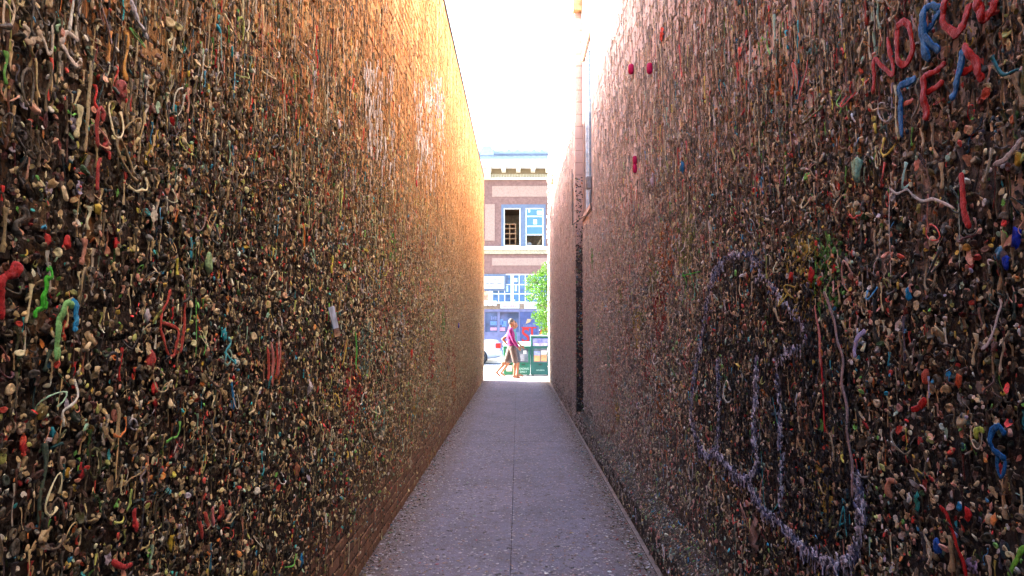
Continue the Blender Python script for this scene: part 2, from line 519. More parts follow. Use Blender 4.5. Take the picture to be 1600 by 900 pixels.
def gum_field(side):
    """positions, kinds, sizes and colours of all the gum on one wall"""
    rg = np.random.default_rng(5 if side == 'L' else 6)
    N = 950000
    y = rg.uniform(-1.2, END_Y - .02, N); h = rg.uniform(.02, 6.0, N)
    ln = 6.0 * (END_Y + 1.18)
    pr = np.interp(h, [0, .25, .5, .9, 2.2, 2.8, 3.4, 4.3, 5.2, 6], [420, 700, 1300, 1900, 1900, 1250, 560, 210, 110, 60])
    if side == 'L':
        pr = pr * np.interp(h, [0, .3, .6, 1.0], [.35, .4, .65, 1]) ** np.interp(y, [2, 4], [0, 1])
    pr = pr * np.interp(y, [0, 6, 9, 20], [1, 1, .8, .62])
    # clumps and bare patches
    cl = np.array([mnoise.noise(Vector((a * 1.1, b * .9, 3 if side == 'L' else 8))) for a, b in zip(y, h)])
    pr = pr * np.clip(1 + .6 * cl, .4, 2) * np.interp(y, [0, 3, 6], [3.0, 2.4, 1.2])
    keep = rg.uniform(0, 1, N) < pr * ln / N
    y = y[keep]; h = h[keep]; cl = cl[keep]; n = len(y)
    if side == 'R':
        ok = ~((y > 9.3) & (y < 11.05) & (h > 3.2)) & ~((h > 5.0) & (rg.uniform(0, 1, n) < .7))
        y = y[ok]; h = h[ok]; cl = cl[ok]; n = len(y)
    up = np.clip((h - 1.9) / 1.7, 0, 1)
    u = rg.uniform(0, 1, n)
    pd = .09 + .45 * up
    kd = np.where(u < pd, 3, 0)
    v = rg.uniform(0, 1, n)
    rest = np.select([v < .46, v < .70, v < .92, v < .955], [0, 1, 2, 4], 5)
    kd = np.where(u < pd, 3, rest)
    names = ['wad', 'lump', 'flake', 'drip', 'strand', 'curl']
    I = np.zeros(n, int)
    for k, nm in enumerate(names):
        mk = kd == k
        I[mk] = rg.choice(KINDS[nm], mk.sum())
    sz = .0155 * np.exp(rg.normal(0, .38, n)) * np.interp(y, [0, 3, 10, 20], [.70, .82, 1.2, 1.45])
    sz = np.clip(sz, .007, .034) * np.interp(h, [0, .5, 2, 4], [.8, 1, 1, .85])
    S = np.stack([sz * rg.uniform(.45, 1.0, n), sz * rg.uniform(.8, 1.2, n), sz * rg.uniform(.85, 1.35, n)], 1)
    mk = kd == 3
    wd = .0046 * np.exp(rg.normal(0, .35, n)) * np.interp(y, [0, 10, 20], [1, 1.5, 2.2])
    le = np.exp(rg.normal(-3.05, .5, n)) * (1 + 1.2 * up) * np.interp(y, [0, 8, 20], [1, .9, .7])
    S[mk] = np.stack([wd * 1.6, wd * 1.9, le], 1)[mk]
    mk = kd == 4
    q = np.clip(.042 * np.exp(rg.normal(0, .45, n)), .015, .085)
    S[mk] = np.stack([q * .8, q, q * 1.4], 1)[mk]
    mk = kd == 2
    S[mk] *= np.array([.8, 1.15, 1.35])
    mk = kd == 5
    S[mk] *= np.array([1.1, 1.1, 1.35])
    rx = rg.uniform(-math.pi, math.pi, n)
    rx = np.where(kd == 3, rg.normal(0, .12, n), np.where((kd == 4) | (kd == 2), rg.normal(0, .5, n), rx))
    ry = np.where(kd == 3, 0, rg.normal(0, .3, n)); rz = np.where(kd == 3, 0, rg.normal(0, .3, n))
    rz = rz + (0 if side == 'L' else math.pi)
    out = rg.uniform(0, .012, n) + np.where(up < .5, rg.uniform(0, .008, n), 0)
    x = LX + .004 + out if side == 'L' else np.where(y < STEP_Y, RX, RX2) - .004 - out
    # colour
    PW = PW_LOW * np.where(np.arange(20) >= 8, 1.35, 1); pl = PW / PW.sum(); ph = PW_HIGH / PW_HIGH.sum()
    a = rg.choice(len(PAL), n, p=pl); b = rg.choice(len(PAL), n, p=ph)
    C = PAL[np.where(rg.uniform(0, 1, n) < up * .9, b, a)]
    C = C * np.exp(rg.normal(0, .25, n))[:, None]
    # old black gum, more of it nearer: dimmer near light put into colour
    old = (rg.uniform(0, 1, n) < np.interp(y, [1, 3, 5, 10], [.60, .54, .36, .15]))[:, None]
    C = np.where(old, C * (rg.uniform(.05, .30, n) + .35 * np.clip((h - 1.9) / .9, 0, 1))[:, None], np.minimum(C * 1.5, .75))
    if side == 'L':
        C = C * np.array([1.02, 1.0, .80])
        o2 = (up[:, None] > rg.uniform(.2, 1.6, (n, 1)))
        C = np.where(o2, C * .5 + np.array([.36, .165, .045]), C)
    else:
        C = C * np.array([.97, .97, 1.04])
    # gum paled towards the far end: its brighter light put into the colour
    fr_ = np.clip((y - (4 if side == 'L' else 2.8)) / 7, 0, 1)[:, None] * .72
    lit_tone = np.array([.50, .39, .235]) if side == 'L' else np.array([.60, .55, .53])
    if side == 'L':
        lit_tone = lit_tone * (1 - up[:, None]) + np.array([.70, .40, .15]) * up[:, None]
    C = C * (1 - fr_) + (lit_tone * rg.uniform(.55, 1.3, n)[:, None]) * fr_
    # patches of one hue where people copied each other
    for k in range(26):
        cy = rg.uniform(2.2, 11); ch = rg.uniform(.6, 2.6); rr = rg.uniform(.05, .16) * (1 + cy / 9)
        ci = PAL[rg.choice([9, 10, 11, 13, 16, 18, 19, 8, 12, 7])]
        near = (((y - cy) / rr) ** 2 + ((h - ch) / rr) ** 2 < 1) & (rg.uniform(0, 1, n) < .38)
        C[near] = ci * rg.uniform(.5, 1.1, (near.sum(), 1))
    C = np.clip(C, .008, .8)
    if side == 'R':      # the plinth stands proud of the wall
        ho = np.interp(y, [.2, 6.5, 7.9, 8.3, STEP_Y], [.20, .20, .22, .245, .25]); hi_ = np.interp(y, [.2, 6.5, 7.9, 8.3, STEP_Y], [.36, .36, .34, .26, .255])
        tt = np.clip((h - ho) / (hi_ - ho), 0, 1)
        x = np.where(y < STEP_Y, RX2 + (RX - RX2) * tt - .004 - out * .6, x)
    P = np.stack([x, y, h], 1)
    # crust: years of blackened gum under the fresh pieces
    M = 300000
    yc = rg.uniform(-1.2, END_Y - .02, M) ; hc = rg.uniform(.05, 4.4, M)
    dn = np.interp(hc, [0, .4, .8, 2.4, 3.0, 3.6, 4.4], [150, 500, 1500, 1500, 800, 230, 80]) * np.interp(yc, [0, 5, 9, 20], [1.6, 1.25, .45, .25])
    if side == 'L': dn = dn * np.interp(hc, [.3, .9], [.25, 1])
    kp = rg.uniform(0, 1, M) < dn * (4.35 * (END_Y + 1.18)) / M
    yc, hc = yc[kp], hc[kp]
    if side == 'R':
        ok = ~((yc > 9.3) & (yc < 11.05) & (hc > 3.2)); yc, hc = yc[ok], hc[ok]
    m_ = len(yc)
    kk = rg.choice([1, 2, 3], m_, p=[.25, .4, .35])
    Ic = np.zeros(m_, int)
    for k in (1, 2, 3):
        Ic[kk == k] = rg.choice(KINDS[names[k]], (kk == k).sum())
    q = .019 * np.exp(rg.normal(0, .3, m_)) * np.interp(yc, [0, 10, 20], [1, 1.2, 1.4])
    Sc = np.stack([q * .55, q * .9, q * 1.5], 1)
    dr = kk == 3
    Sc[dr] = np.stack([q * .45, q * .5, q * rg.uniform(1.8, 5, m_)], 1)[dr]
    Rc = np.stack([np.where(dr, rg.normal(0, .15, m_), rg.normal(0, .6, m_)), np.zeros(m_), np.full(m_, 0 if side == 'L' else math.pi)], 1)
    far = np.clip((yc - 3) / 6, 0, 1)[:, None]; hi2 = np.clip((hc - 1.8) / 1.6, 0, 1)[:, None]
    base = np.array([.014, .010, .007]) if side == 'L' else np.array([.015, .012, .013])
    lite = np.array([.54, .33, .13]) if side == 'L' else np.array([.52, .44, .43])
    mixf = np.clip(far * .85 + hi2 * .6, 0, 1) * rg.uniform(.3, 1, m_)[:, None]  # crust blackest near, palest far: the alley's light falloff put into its colour
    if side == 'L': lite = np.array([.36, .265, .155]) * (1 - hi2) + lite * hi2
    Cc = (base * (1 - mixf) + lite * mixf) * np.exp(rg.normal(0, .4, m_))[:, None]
    xc = LX + .002 if side == 'L' else np.where(yc < STEP_Y, RX, RX2) - .002
    if side == 'R':
        tt = np.clip((hc - np.interp(yc, [.2, 6.5, 7.9, 8.3, STEP_Y], [.20, .20, .22, .245, .25])) / .1, 0, 1)
        xc = np.where(yc < STEP_Y, RX2 + (RX - RX2) * tt - .002, xc)
    Pc = np.stack([np.zeros(m_) + xc, yc, hc], 1)
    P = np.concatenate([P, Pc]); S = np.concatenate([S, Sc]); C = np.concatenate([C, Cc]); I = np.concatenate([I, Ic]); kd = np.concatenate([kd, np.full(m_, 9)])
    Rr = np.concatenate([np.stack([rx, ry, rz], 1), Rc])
    return dict(P=P, R=Rr, S=S, C=C, I=I, K=kd)

def in_frame(P, mg=0):
    Rm = np.array(CAM_INV)
    q = (P - np.array([0, 0, CAM_H])) @ Rm.T
    d = -q[:, 2]
    with np.errstate(divide='ignore', invalid='ignore'):
        px = 800 + q[:, 0] / d * F_PX; py = 450 - q[:, 1] / d * F_PX
    return (d > .1) & (px > mg) & (px < 1600 - mg) & (py > mg) & (py < 900 - mg), d, px, py

PARTNAME = ['gum_wad', 'gum_lump', 'gum_flake', 'gum_drip', 'gum_strand', 'gum_curl']
def place_gum(field, root, per_kind):
    P, S, K = field['P'], field['S'], field['K']
    ok, d, px, py = in_frame(P)
    size = S[:, 1] * S[:, 2] / np.maximum(d, .1) ** 2 * np.abs(P[:, 0]) / np.maximum(d, .1)
    single = np.zeros(len(P), bool)
    for k, cnt in per_kind.items():
        c = np.where((K == k) & ok)[0]
        c = c[np.argsort(-size[c])][:cnt]
        single[c] = True
    for i in np.where(single)[0]:
        me = SHAPES[field['I'][i]]
        o = bpy.data.objects.new(PARTNAME[K[i]], me)
        o.location = P[i]; o.rotation_euler = field['R'][i]; o.scale = S[i]
        o.material_slots[0].link = 'OBJECT'; o.material_slots[0].material = GUM_OBJ
        o.color = (*field['C'][i], 1)
        COL.objects.link(o)
        attach(o, root)
    r = ~single
    scatter('stuck_gum', root, P[r], field['R'][r], S[r], field['C'][r], field['I'][r])

# ------------------------------------------------------------------ the two walls
def masonry(root, side, name, ln, ht, joint, proud, mat, top, holes=()):
    """courses of separate pieces over a mortar face; the 300 that show largest are parts, the rest one mesh"""
    rd = random.Random(3 if side == 'L' else 4)
    lst = []
    rows = int(top / (ht + joint))
    for r in range(rows):
        z0 = r * (ht + joint) + .004
        y0 = -2.0 - (ln + joint) * (.5 if r % 2 else 0)
        while y0 < END_Y:
            a, b = max(y0, -2.0), min(y0 + ln, END_Y - .003)
            y0 += ln + joint
            if b - a < .03: continue
            segs = [(a, b)]
            if side == 'R' and a < STEP_Y < b:
                segs = [(a, STEP_Y - .125), (STEP_Y + .003, b)]
            for a2, b2 in segs:
                if b2 - a2 < .03: continue
                if any(a2 < h[1] and b2 > h[0] and z0 < h[3] and z0 + ht > h[2] for h in holes): continue
                lst.append((a2, b2, z0, z0 + ht, proud * rd.uniform(.5, 1.5), rd.uniform(-.002, .002)))
    A = np.array(lst)
    xw = np.full(len(A), LX) if side == 'L' else np.where((A[:, 0] + A[:, 1]) / 2 < STEP_Y, RX, RX2)
    cen = np.stack([xw, (A[:, 0] + A[:, 1]) / 2, (A[:, 2] + A[:, 3]) / 2], 1)
    ok, d, px, py = in_frame(cen)
    size = (A[:, 1] - A[:, 0]) / np.maximum(d, .1) ** 3 * np.where(cen[:, 2] < 1.0, 4.0, 1.0)
    idx = np.where(ok & (cen[:, 1] > 1.5))[0]
    idx = idx[np.argsort(-size[idx])][:300]
    solo = set(idx.tolist())
    rest = MB()
    sg = 1 if side == 'L' else -1
    for i, (a, b, z0, z1, pr, jt) in enumerate(lst):
        m = MB() if i in solo else rest
        x0 = float(cen[i][0]); x1 = x0 + sg * pr; e = .006; x2 = x0 + sg * (pr - .0035)
        x0 -= sg * .002
        c = .5 * pr
        V = [(x0, a, z0), (x0, b, z0), (x0, b, z1), (x0, a, z1), (x2, a, z0), (x2, b, z0), (x2, b, z1), (x2, a, z1),
             (x1, a + e, z0 + e), (x1 + sg * jt, b - e, z0 + e), (x1, b - e, z1 - e), (x1 - sg * jt, a + e, z1 - e)]
        Fc = [(8, 9, 10, 11)]
        for j in range(4):
            k = (j + 1) % 4
            Fc += [(j, k, 4 + k, 4 + j), (4 + j, 4 + k, 8 + k, 8 + j)]
        if side == 'R': Fc = [f[::-1] for f in Fc]
        m.add(V, Fc)
        if i in solo: m.build(name, mat, root)
    o = rest.build(name + 'work', mat, root, kind='stuff')
    return o

left = thing('brick_wall', (LX - .2, 10, 0), 'tall orange-brown brick wall crusted with chewing gum, on the left of the alley', 'wall')
MB().box(LX - .4, LX, -14, END_Y, -.05, L_TOP).build('wall_core', M_LMORTAR, left)
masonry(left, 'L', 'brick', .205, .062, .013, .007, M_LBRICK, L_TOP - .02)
m = MB(); m.box(LX - .45, LX + .02, -14, END_Y + .02, L_TOP + .002, L_TOP + .04)
m.build('coping', M_DARKMETAL, left)

right = thing('block_wall', (RX + .2, 10, 0), 'tall pink-painted block wall covered in chewing gum, on the right of the alley', 'wall')
WY0, WY1, WZ0, WZ1 = 9.62, 10.74, 3.34, 5.85
m = MB()
m.box(RX, RX + .4, -14, WY0, -.05, R_TOP)
m.box(RX, RX + .4, WY0, WY1, -.05, WZ0)
m.box(RX, RX + .4, WY0, WY1, WZ1, R_TOP)
m.box(RX, RX + .4, WY1, STEP_Y, -.05, R_TOP)
m.build('wall_core', M_RMORTAR, right)
MB().box(RX2, RX + .4, STEP_Y + .001, END_Y, -.05, R_TOP - .002).build('pier', M_RMORTAR, right)
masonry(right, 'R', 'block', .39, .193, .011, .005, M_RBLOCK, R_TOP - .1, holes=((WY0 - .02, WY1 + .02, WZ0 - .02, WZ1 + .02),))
# face of the pier that looks back down the alley: one block wide
for r in range(35):
    z0 = .26 + r * .199
    if z0 + .19 > 6.715: break
    MB().rbox(RX2 + .002, RX + .01, STEP_Y - .006 + random.uniform(-.001, .001), STEP_Y + .01, z0, z0 + .19, .004).build('pier_block', M_PIER, right)
# plinth along the foot: a flat ledge near the pier, banked up with gum nearer the camera
m = MB()
pl = []
for y, ho, hi_ in ((-14, .20, .36), (6.5, .2, .36), (7.9, .22, .34), (8.3, .245, .26), (STEP_Y, .25, .255)):
    pl.append([(RX2, y, -.04), (RX2 + .004, y, ho), (RX + .004, y, hi_)])
V = [p for q in pl for p in q]; Fc = []
for i in range(len(pl) - 1):
    for j in range(2):
        a = i * 3 + j
        Fc.append((a, a + 1, a + 4, a + 3))
m.add(V, Fc)
m.build('plinth', pm('dirty_plinth', (.07, .05, .04), .9, .4, 9, .6), right)
m = MB(); m.box(RX2 - .035, RX2 - .002, -14, END_Y - .01, -.02, .012)
m.build('mortar_fillet', pm('pinkish_mortar', (.22, .165, .145), .85, .3, 18, .4), right)
m = MB(); m.box(RX - .04, RX + .45, -14, END_Y + .05, R_TOP + .002, R_TOP + .16)
m.build('eave', M_WHITE, right)
m = MB(); m.rbox(RX2 - .03, RX + .03, STEP_Y - .1, STEP_Y + .15, 6.72, R_TOP - .002, .01)
m.build('pier_cap', pm('tan_eave', (.42, .25, .12), .7), right)

# window in the right wall beside the pier
win = MB()
fw = .07
win.box(RX + .03, RX + .09, WY0, WY0 + fw, WZ0, WZ1); win.box(RX + .03, RX + .09, WY1 - fw, WY1, WZ0, WZ1)
win.box(RX + .03, RX + .09, WY0 + fw, WY1 - fw, WZ0, WZ0 + fw); win.box(RX + .03, RX + .09, WY0 + fw, WY1 - fw, WZ1 - fw, WZ1)
wf = win.build('window', pm('pale_blue_frame', (.55, .60, .66), .5), right)
m = MB(); m.box(RX + .025, RX + .10, 10.155, 10.205, WZ0 + fw, WZ1 - fw); m.build('mullion', pm('slate_frame', (.2, .24, .28), .5), wf)
M_GLASS = pm('sky_glass', (.32, .38, .42), .08, .1, 2, 0, 0, .8)
for a, b in ((WY0 + fw, 10.155), (10.205, WY1 - fw)):
    MB().box(RX + .055, RX + .065, a, b, WZ0 + fw, WZ1 - fw).build('pane', M_GLASS, wf)
m = MB(); m.box(RX - .03, RX + .03, WY0 - .06, WY1 + .08, WZ0 - .07, WZ0 - .002); m.build('sill', pm('pier_paint', (.5, .36, .31), .7), wf)
m = MB(); m.box(RX - .015, RX + .03, WY0 - .05, WY1 + .05, WZ1 + .002, WZ1 + .12); m.build('lintel', pm('tan_eave', (.42, .25, .12)), wf)
MB().box(RX + .16, RX + .2, WY0 - .02, WY1 + .02, WZ0 - .02, WZ1 + .02).build('blind', M_WHITE, wf)

m = MB()
pts = [on_wall('R', *q, .03) for q in ((924, 296), (923, 318), (925, 328), (918, 336), (911, 339))] + [Vector((RX2 - .03, STEP_Y + .05, 3.25)), Vector((RX2 - .03, STEP_Y + .25, 3.26)), Vector((RX2 - .03, STEP_Y + .3, 4.2))]
m.tube(pts, .007, 6)
tag(m.build('cable', pm('black_cable', (.03, .03, .03), .5), smooth=True), 'thin dark cable looping under the tall window sill and up the pier', 'cable')
cb = thing('junction_box', on_wall('R', 924, 286), 'small grey junction box fixed at the edge of the tall narrow window', 'junction box')
c = on_wall('R', 924, 286)
m = MB(); m.rbox(c.x - .07, c.x - .002, c.y - .06, c.y + .06, c.z - .09, c.z + .09, .012); m.build('housing', pm('grey_metal', (.22, .22, .23), .5, .2, 20, .1, .3), cb)
m = MB(); m.rbox(c.x - .08, c.x - .071, c.y - .05, c.y + .05, c.z - .075, c.z + .075, .003); m.build('cover', pm('grey_metal', (.22, .22, .23)), cb)
br = thing('bracket', (RX2, 19.3, 5.6), 'small rusty bracket sticking out high on the far end of the right wall', 'bracket')
m = MB(); m.tube([(RX2 + .01, 17.6, 5.42), (RX2 - .03, 17.6, 5.42), (RX2 - .05, 19.9, 5.44)], .02, 6); m.build('rod', pm('rust', (.25, .12, .06), .8), br)
m = MB(); m.rbox(RX2 - .04, RX2 - .006, 17.54, 17.66, 5.3, 5.54, .006); m.build('base_plate', pm('rust', (.25, .12, .06)), br)
# toothed corner of bricks at the street end of each wall
for k in range(44):
    z0 = .06 + k * .155
    if z0 > R_TOP - .5: break
    pr = random.uniform(.008, .05)
    m = MB().rbox(RX2 - pr, RX2 + .1, END_Y - .02, END_Y + .035, z0, z0 + random.uniform(.08, .13), .012)
    m.build('corner_block', M_RBLOCK if z0 < 4 else M_WHITE, right)

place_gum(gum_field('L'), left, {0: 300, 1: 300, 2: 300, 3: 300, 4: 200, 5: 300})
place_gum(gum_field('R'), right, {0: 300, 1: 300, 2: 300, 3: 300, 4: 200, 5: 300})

#MORE
# ------------------------------------------------------------------ painted outline and other masses on the walls
def catmull(P, k=5):
    P = [Vector(p) for p in P]
    if len(P) < 3: 
        return [P[0].lerp(P[1], i / k) for i in range(k + 1)]
    Q = [P[0] * 2 - P[1]] + P + [P[-1] * 2 - P[-2]]
    out = []
    for i in range(1, len(Q) - 2):
        a, b, c, d = Q[i - 1], Q[i], Q[i + 1], Q[i + 2]
        for j in range(k):
            t = j / k
            out.append(.5 * ((2 * b) + (c - a) * t + (2 * a - 5 * b + 4 * c - d) * t * t + (3 * b - a - 3 * c + d) * t ** 3))
    return out + [P[-1]]

OUTLINE = [
    [(1112, 470), (1120, 432), (1136, 408), (1160, 396), (1182, 402), (1198, 420), (1190, 445)],
    [(1112, 470), (1102, 530), (1090, 590), (1086, 650), (1096, 690), (1110, 712), (1124, 702), (1130, 662), (1128, 560)],
    [(1124, 704), (1150, 735), (1174, 748), (1192, 722), (1186, 680), (1190, 560)],
    [(1176, 748), (1196, 792), (1222, 812), (1250, 842), (1290, 872), (1328, 880), (1350, 852), (1356, 795), (1350, 740)],
    [(1222, 560), (1226, 640), (1230, 720), (1228, 800)],
    [(1200, 430), (1230, 470), (1270, 520), (1230, 560)]]
INNER = [(1112, 470), (1160, 400), (1200, 420), (1260, 430), (1330, 520), (1352, 640), (1352, 800), (1325, 868), (1285, 862), (1240, 826), (1195, 780), (1180, 735), (1120, 705), (1092, 650), (1100, 540)]
rg = np.random.default_rng(21)
P = []; Rr = []; S = []; Cc = []; I = []
for li, dens, wob in zip(OUTLINE, (.35, .45, .8, 1.0, .3, .2), (.015, .009, .009, .010, .008, .011)):
    pts = catmull([on_wall('R', *q) for q in li], 8)
    for a, b in zip(pts, pts[1:]):
        L_ = (b - a).length
        for _ in range(max(1, int(L_ * 1500 * dens * max(.15, .9 + 1.2 * mnoise.noise(Vector((a.y * 9, a.z * 9, 4))))))):
            p = a.lerp(b, random.random())
            P.append((RX - rg.uniform(.008, .03), p.y + rg.normal(0, wob), p.z + rg.normal(0, wob * .8)))
            I.append(int(rg.choice(KINDS['drip'][:3] + KINDS['flake'] + KINDS['lump'] + KINDS['wad'])))
            q = rg.uniform(.008, .02); dr = I[-1] in KINDS['drip']
            q *= .85
            S.append((q * .6, q * .55, rg.uniform(.03, .06)) if dr else (q * .8, q, q * 1.5))
            Rr.append((rg.normal(0, .3) if dr else rg.uniform(-3, 3), 0, math.pi))
            k = rg.uniform(.6, 1.5)
            Cc.append((.46 * k, .45 * k, .56 * k) if rg.uniform() < .55 else ((.10 * k, .11 * k, .22 * k) if rg.uniform() < .7 else (.03, .03, .05)))
scatter('painted_gum', right, P, Rr, S, Cc, I)
P = []; Rr = []; S = []; Cc = []; I = []
def inside(x, y, poly):
    r = False
    for (x1, y1), (x2, y2) in zip(poly, poly[1:] + poly[:1]):
        if (y1 > y) != (y2 > y) and x < (x2 - x1) * (y - y1) / (y2 - y1) + x1: r = not r
    return r
n = 0
while n < 1700:
    px, py = rg.uniform(1085, 1360), rg.uniform(395, 880)
    if not inside(px, py, INNER) or rg.uniform() > (px / 1360) ** -3 * .75: continue
    p = on_wall('R', px, py); n += 1
    P.append((RX - rg.uniform(.006, .02), p.y, p.z))
    dr = rg.uniform() < .45
    I.append(int(rg.choice(KINDS['drip'] if dr else KINDS['lump'] + KINDS['flake'])))
    q = rg.uniform(.015, .03)
    S.append((q * .5, q * .5, rg.uniform(.04, .1)) if dr else (q * .6, q, q * 1.4))
    Rr.append((rg.normal(0, .2) if dr else rg.uniform(-3, 3), 0, math.pi))
    k = rg.uniform(.6, 2.0)
    Cc.append((.012 * k, .011 * k, .014 * k))
scatter('black_gum', right, P, Rr, S, Cc, I)
P = []; Rr = []; S = []; Cc = []; I = []
for x0, x1, y0, y1, cnt, colr in ((566, 616, 95, 270, 120, (.70, .63, .54)), (648, 694, 120, 285, 240, (.85, .80, .70)), (676, 688, 112, 200, 40, (.45, .5, .55)), (672, 684, 108, 150, 10, (.08, .35, .25))):
    for _ in range(cnt):
        u = rg.beta(1.2, 1.6)
        p = on_wall('L', x0 + (x1 - x0) * rg.choice([.1, .35, .5, .85]) + rg.normal(0, 3.5) + 7 * (u - .4), y0 + (y1 - y0) * u)
        P.append((LX + rg.uniform(.010, .024), p.y, p.z))
        I.append(int(rg.choice(KINDS['drip'] + KINDS['flake'])))
        q = rg.uniform(.016, .04)
        S.append((q * .5, q, rg.uniform(.06, .2)) if I[-1] in KINDS['drip'] else (q, q, q * 2))
        Rr.append((rg.normal(0, .15), 0, 0)); Cc.append(tuple(np.array(colr) * rg.uniform(.6, 1.15)))
scatter('pale_drip_marks', left, P, Rr, S, Cc, I)
# flat old gum trodden into the floor, thicker along both walls
P = []; Rr = []; S = []; Cc = []; I = []
N = 42000
yy = 3.2 + (END_Y - 3.3) * rg.uniform(0, 1, N) ** 1.3; xx = rg.uniform(LX, RX2, N)
edge = np.minimum(xx - LX, RX2 - xx)
kp = rg.uniform(0, 1, N) < np.interp(edge, [0, .12, .3, 1], [1, .85, .5, .42])
for x, y, e in zip(xx[kp], yy[kp], edge[kp]):
    loose = e < .25 and rg.uniform() < .35
    q = rg.uniform(.008, .024)
    P.append((x, y, .0028 if not loose else .006)); I.append(int(rg.choice(KINDS['lump'] + KINDS['flake'] if loose else KINDS['wad'] + KINDS['lump'])))
    S.append((q * (.5 if loose else .10), q, q * rg.uniform(.7, 1.4)))
    Rr.append((rg.uniform(-3, 3), -math.pi / 2, 0))
    c = np.array([(.50, .47, .50), (.32, .29, .31), (.54, .49, .47), (.13, .11, .10), (.36, .22, .20), (.10, .08, .07), (.34, .2, .09)])[rg.choice(7, p=[.25, .22, .17, .14, .08, .09, .05])]
    if rg.uniform() < .03: c = PAL[rg.integers(8, 20)]
    Cc.append(tuple(c * rg.uniform(.7, 1.15)))
for _ in range(330):
    y = 3.2 + (END_Y - 3.5) * rg.uniform(); q = rg.uniform(.018, .05)
    P.append((rg.uniform(LX + .05, RX2 - .08), y, .0018)); I.append(int(rg.choice(KINDS['lump']))); S.append((.002, q, q * rg.uniform(.7, 1.3)))
    Rr.append((rg.uniform(-3, 3), -math.pi / 2, 0)); Cc.append(tuple(np.array([.05, .042, .045]) * rg.uniform(.6, 1.6)))
for _ in range(3600):
    y = 3.2 + (END_Y - 3.3) * rg.uniform() ** 1.5; e = abs(rg.normal(0, .06)) + .01
    x = LX + e if rg.uniform() < .5 else RX2 - .04 - e
    q = rg.uniform(.007, .02)
    P.append((x, y, .005)); I.append(int(rg.choice(KINDS['lump'] + KINDS['flake'] + KINDS['curl']))); S.append((q * .7, q, q * rg.uniform(.8, 1.8)))
    Rr.append((rg.uniform(-3, 3), -math.pi / 2 + rg.normal(0, .3), rg.uniform(-3, 3)))
    c = PAL[rg.integers(0, 20)] * .8 if rg.uniform() < .5 else np.array([.10, .07, .05])
    Cc.append(tuple(c * rg.uniform(.5, 1.1)))
scatter('trodden_gum', fl, P, Rr, S, Cc, I)

P = []; Rr = []; S = []; Cc = []; I = []
for _ in range(7000):
    y = 2.2 + 8.6 * rg.uniform() ** 1.3; u = rg.uniform()
    ho = np.interp(y, [.2, 6.5, 7.9, 8.3, STEP_Y], [.20, .20, .22, .245, .25]); hi_ = np.interp(y, [.2, 6.5, 7.9, 8.3, STEP_Y], [.36, .36, .34, .26, .255])
    if y > 8.2 and rg.uniform() < .6: continue
    q = rg.uniform(.008, .022)
    P.append((RX2 + (RX - RX2) * u - .003, y, ho + (hi_ - ho) * u + .002)); I.append(int(rg.choice(KINDS['lump'] + KINDS['flake'] + KINDS['wad'])))
    S.append((q * .5, q, q * 1.3)); Rr.append((rg.uniform(-3, 3), -.9, math.pi))
    Cc.append(tuple(np.array([.075, .055, .045]) * rg.uniform(.4, 2.2)) if rg.uniform() < .7 else tuple(PAL[rg.integers(0, 20)] * rg.uniform(.4, 1)))
scatter('plinth_gum', right, P, Rr, S, Cc, I)
# gum packed on the face of the pier that looks down the alley
P = []; Rr = []; S = []; Cc = []; I = []
for _ in range(900):
    h = rg.uniform(.27, 2.9) if rg.uniform() < .9 else rg.uniform(2.9, 4)
    P.append((rg.uniform(RX2 + .005, RX - .005), STEP_Y - .008, h)); I.append(int(rg.choice(KINDS['lump'] + KINDS['flake'] + KINDS['wad'])))
    q = rg.uniform(.014, .03); S.append((q * .6, q, q * 1.3)); Rr.append((rg.uniform(-3, 3), 0, -math.pi / 2))
    Cc.append(tuple(np.array([.02, .018, .022]) * rg.uniform(.5, 2)) if rg.uniform() < .66 else tuple(PAL[rg.integers(0, 20)] * rg.uniform(.3, .9)))
scatter('pier_gum', right, P, Rr, S, Cc, I)
for lab, px, py, c in (('white and teal sweet wrapper on the floor at the bottom edge, right of the centre seam', 952, 893, (.75, .78, .78)), ('white paper scrap on the floor at the bottom edge, nearer the centre seam', 854, 896, (.78, .78, .8))):
    d = ray(px, py); p = Vector((0, 0, CAM_H)) + d * ((.008 - CAM_H) / d.z)
    o = bpy.data.objects.new('litter', SHAPES[KINDS['flake'][3 if px > 900 else 5]]); COL.objects.link(o)
    o.location = p; o.scale = (.018, .045, .028); o.rotation_euler = (.6, -math.pi / 2, .3)
    _m = pm('wrapper_paper', (.7, .72, .72), .35, .3, 60, .2)
    o.material_slots[0].link = 'OBJECT'; o.material_slots[0].material = _m
    tag(o, lab, 'litter')

# ------------------------------------------------------------------ gum pieces people can point at
RED = (.36, .008, .007); BLUE = (.005, .10, .30); TEAL = (.03, .33, .38); CREAM = (.66, .55, .36); WHITE = (.66, .64, .66)
GREEN = (.05, .42, .025); MINT = (.30, .50, .36); PINK = (.55, .17, .14); YEL = (.55, .40, .05); LAV = (.38, .34, .58); ORG = (.55, .17, .03)
LIME = (.36, .44, .06); TAN = (.36, .26, .14); MAG = (.50, .01, .09); CORAL = (.46, .075, .05)

def centre(o):
    """put the object's origin at the middle of its mesh"""
    me = o.data
    c = sum((v.co for v in me.vertices), Vector()) / len(me.vertices)
    me.transform(Matrix.Translation(-c)); o.location = c
    return o

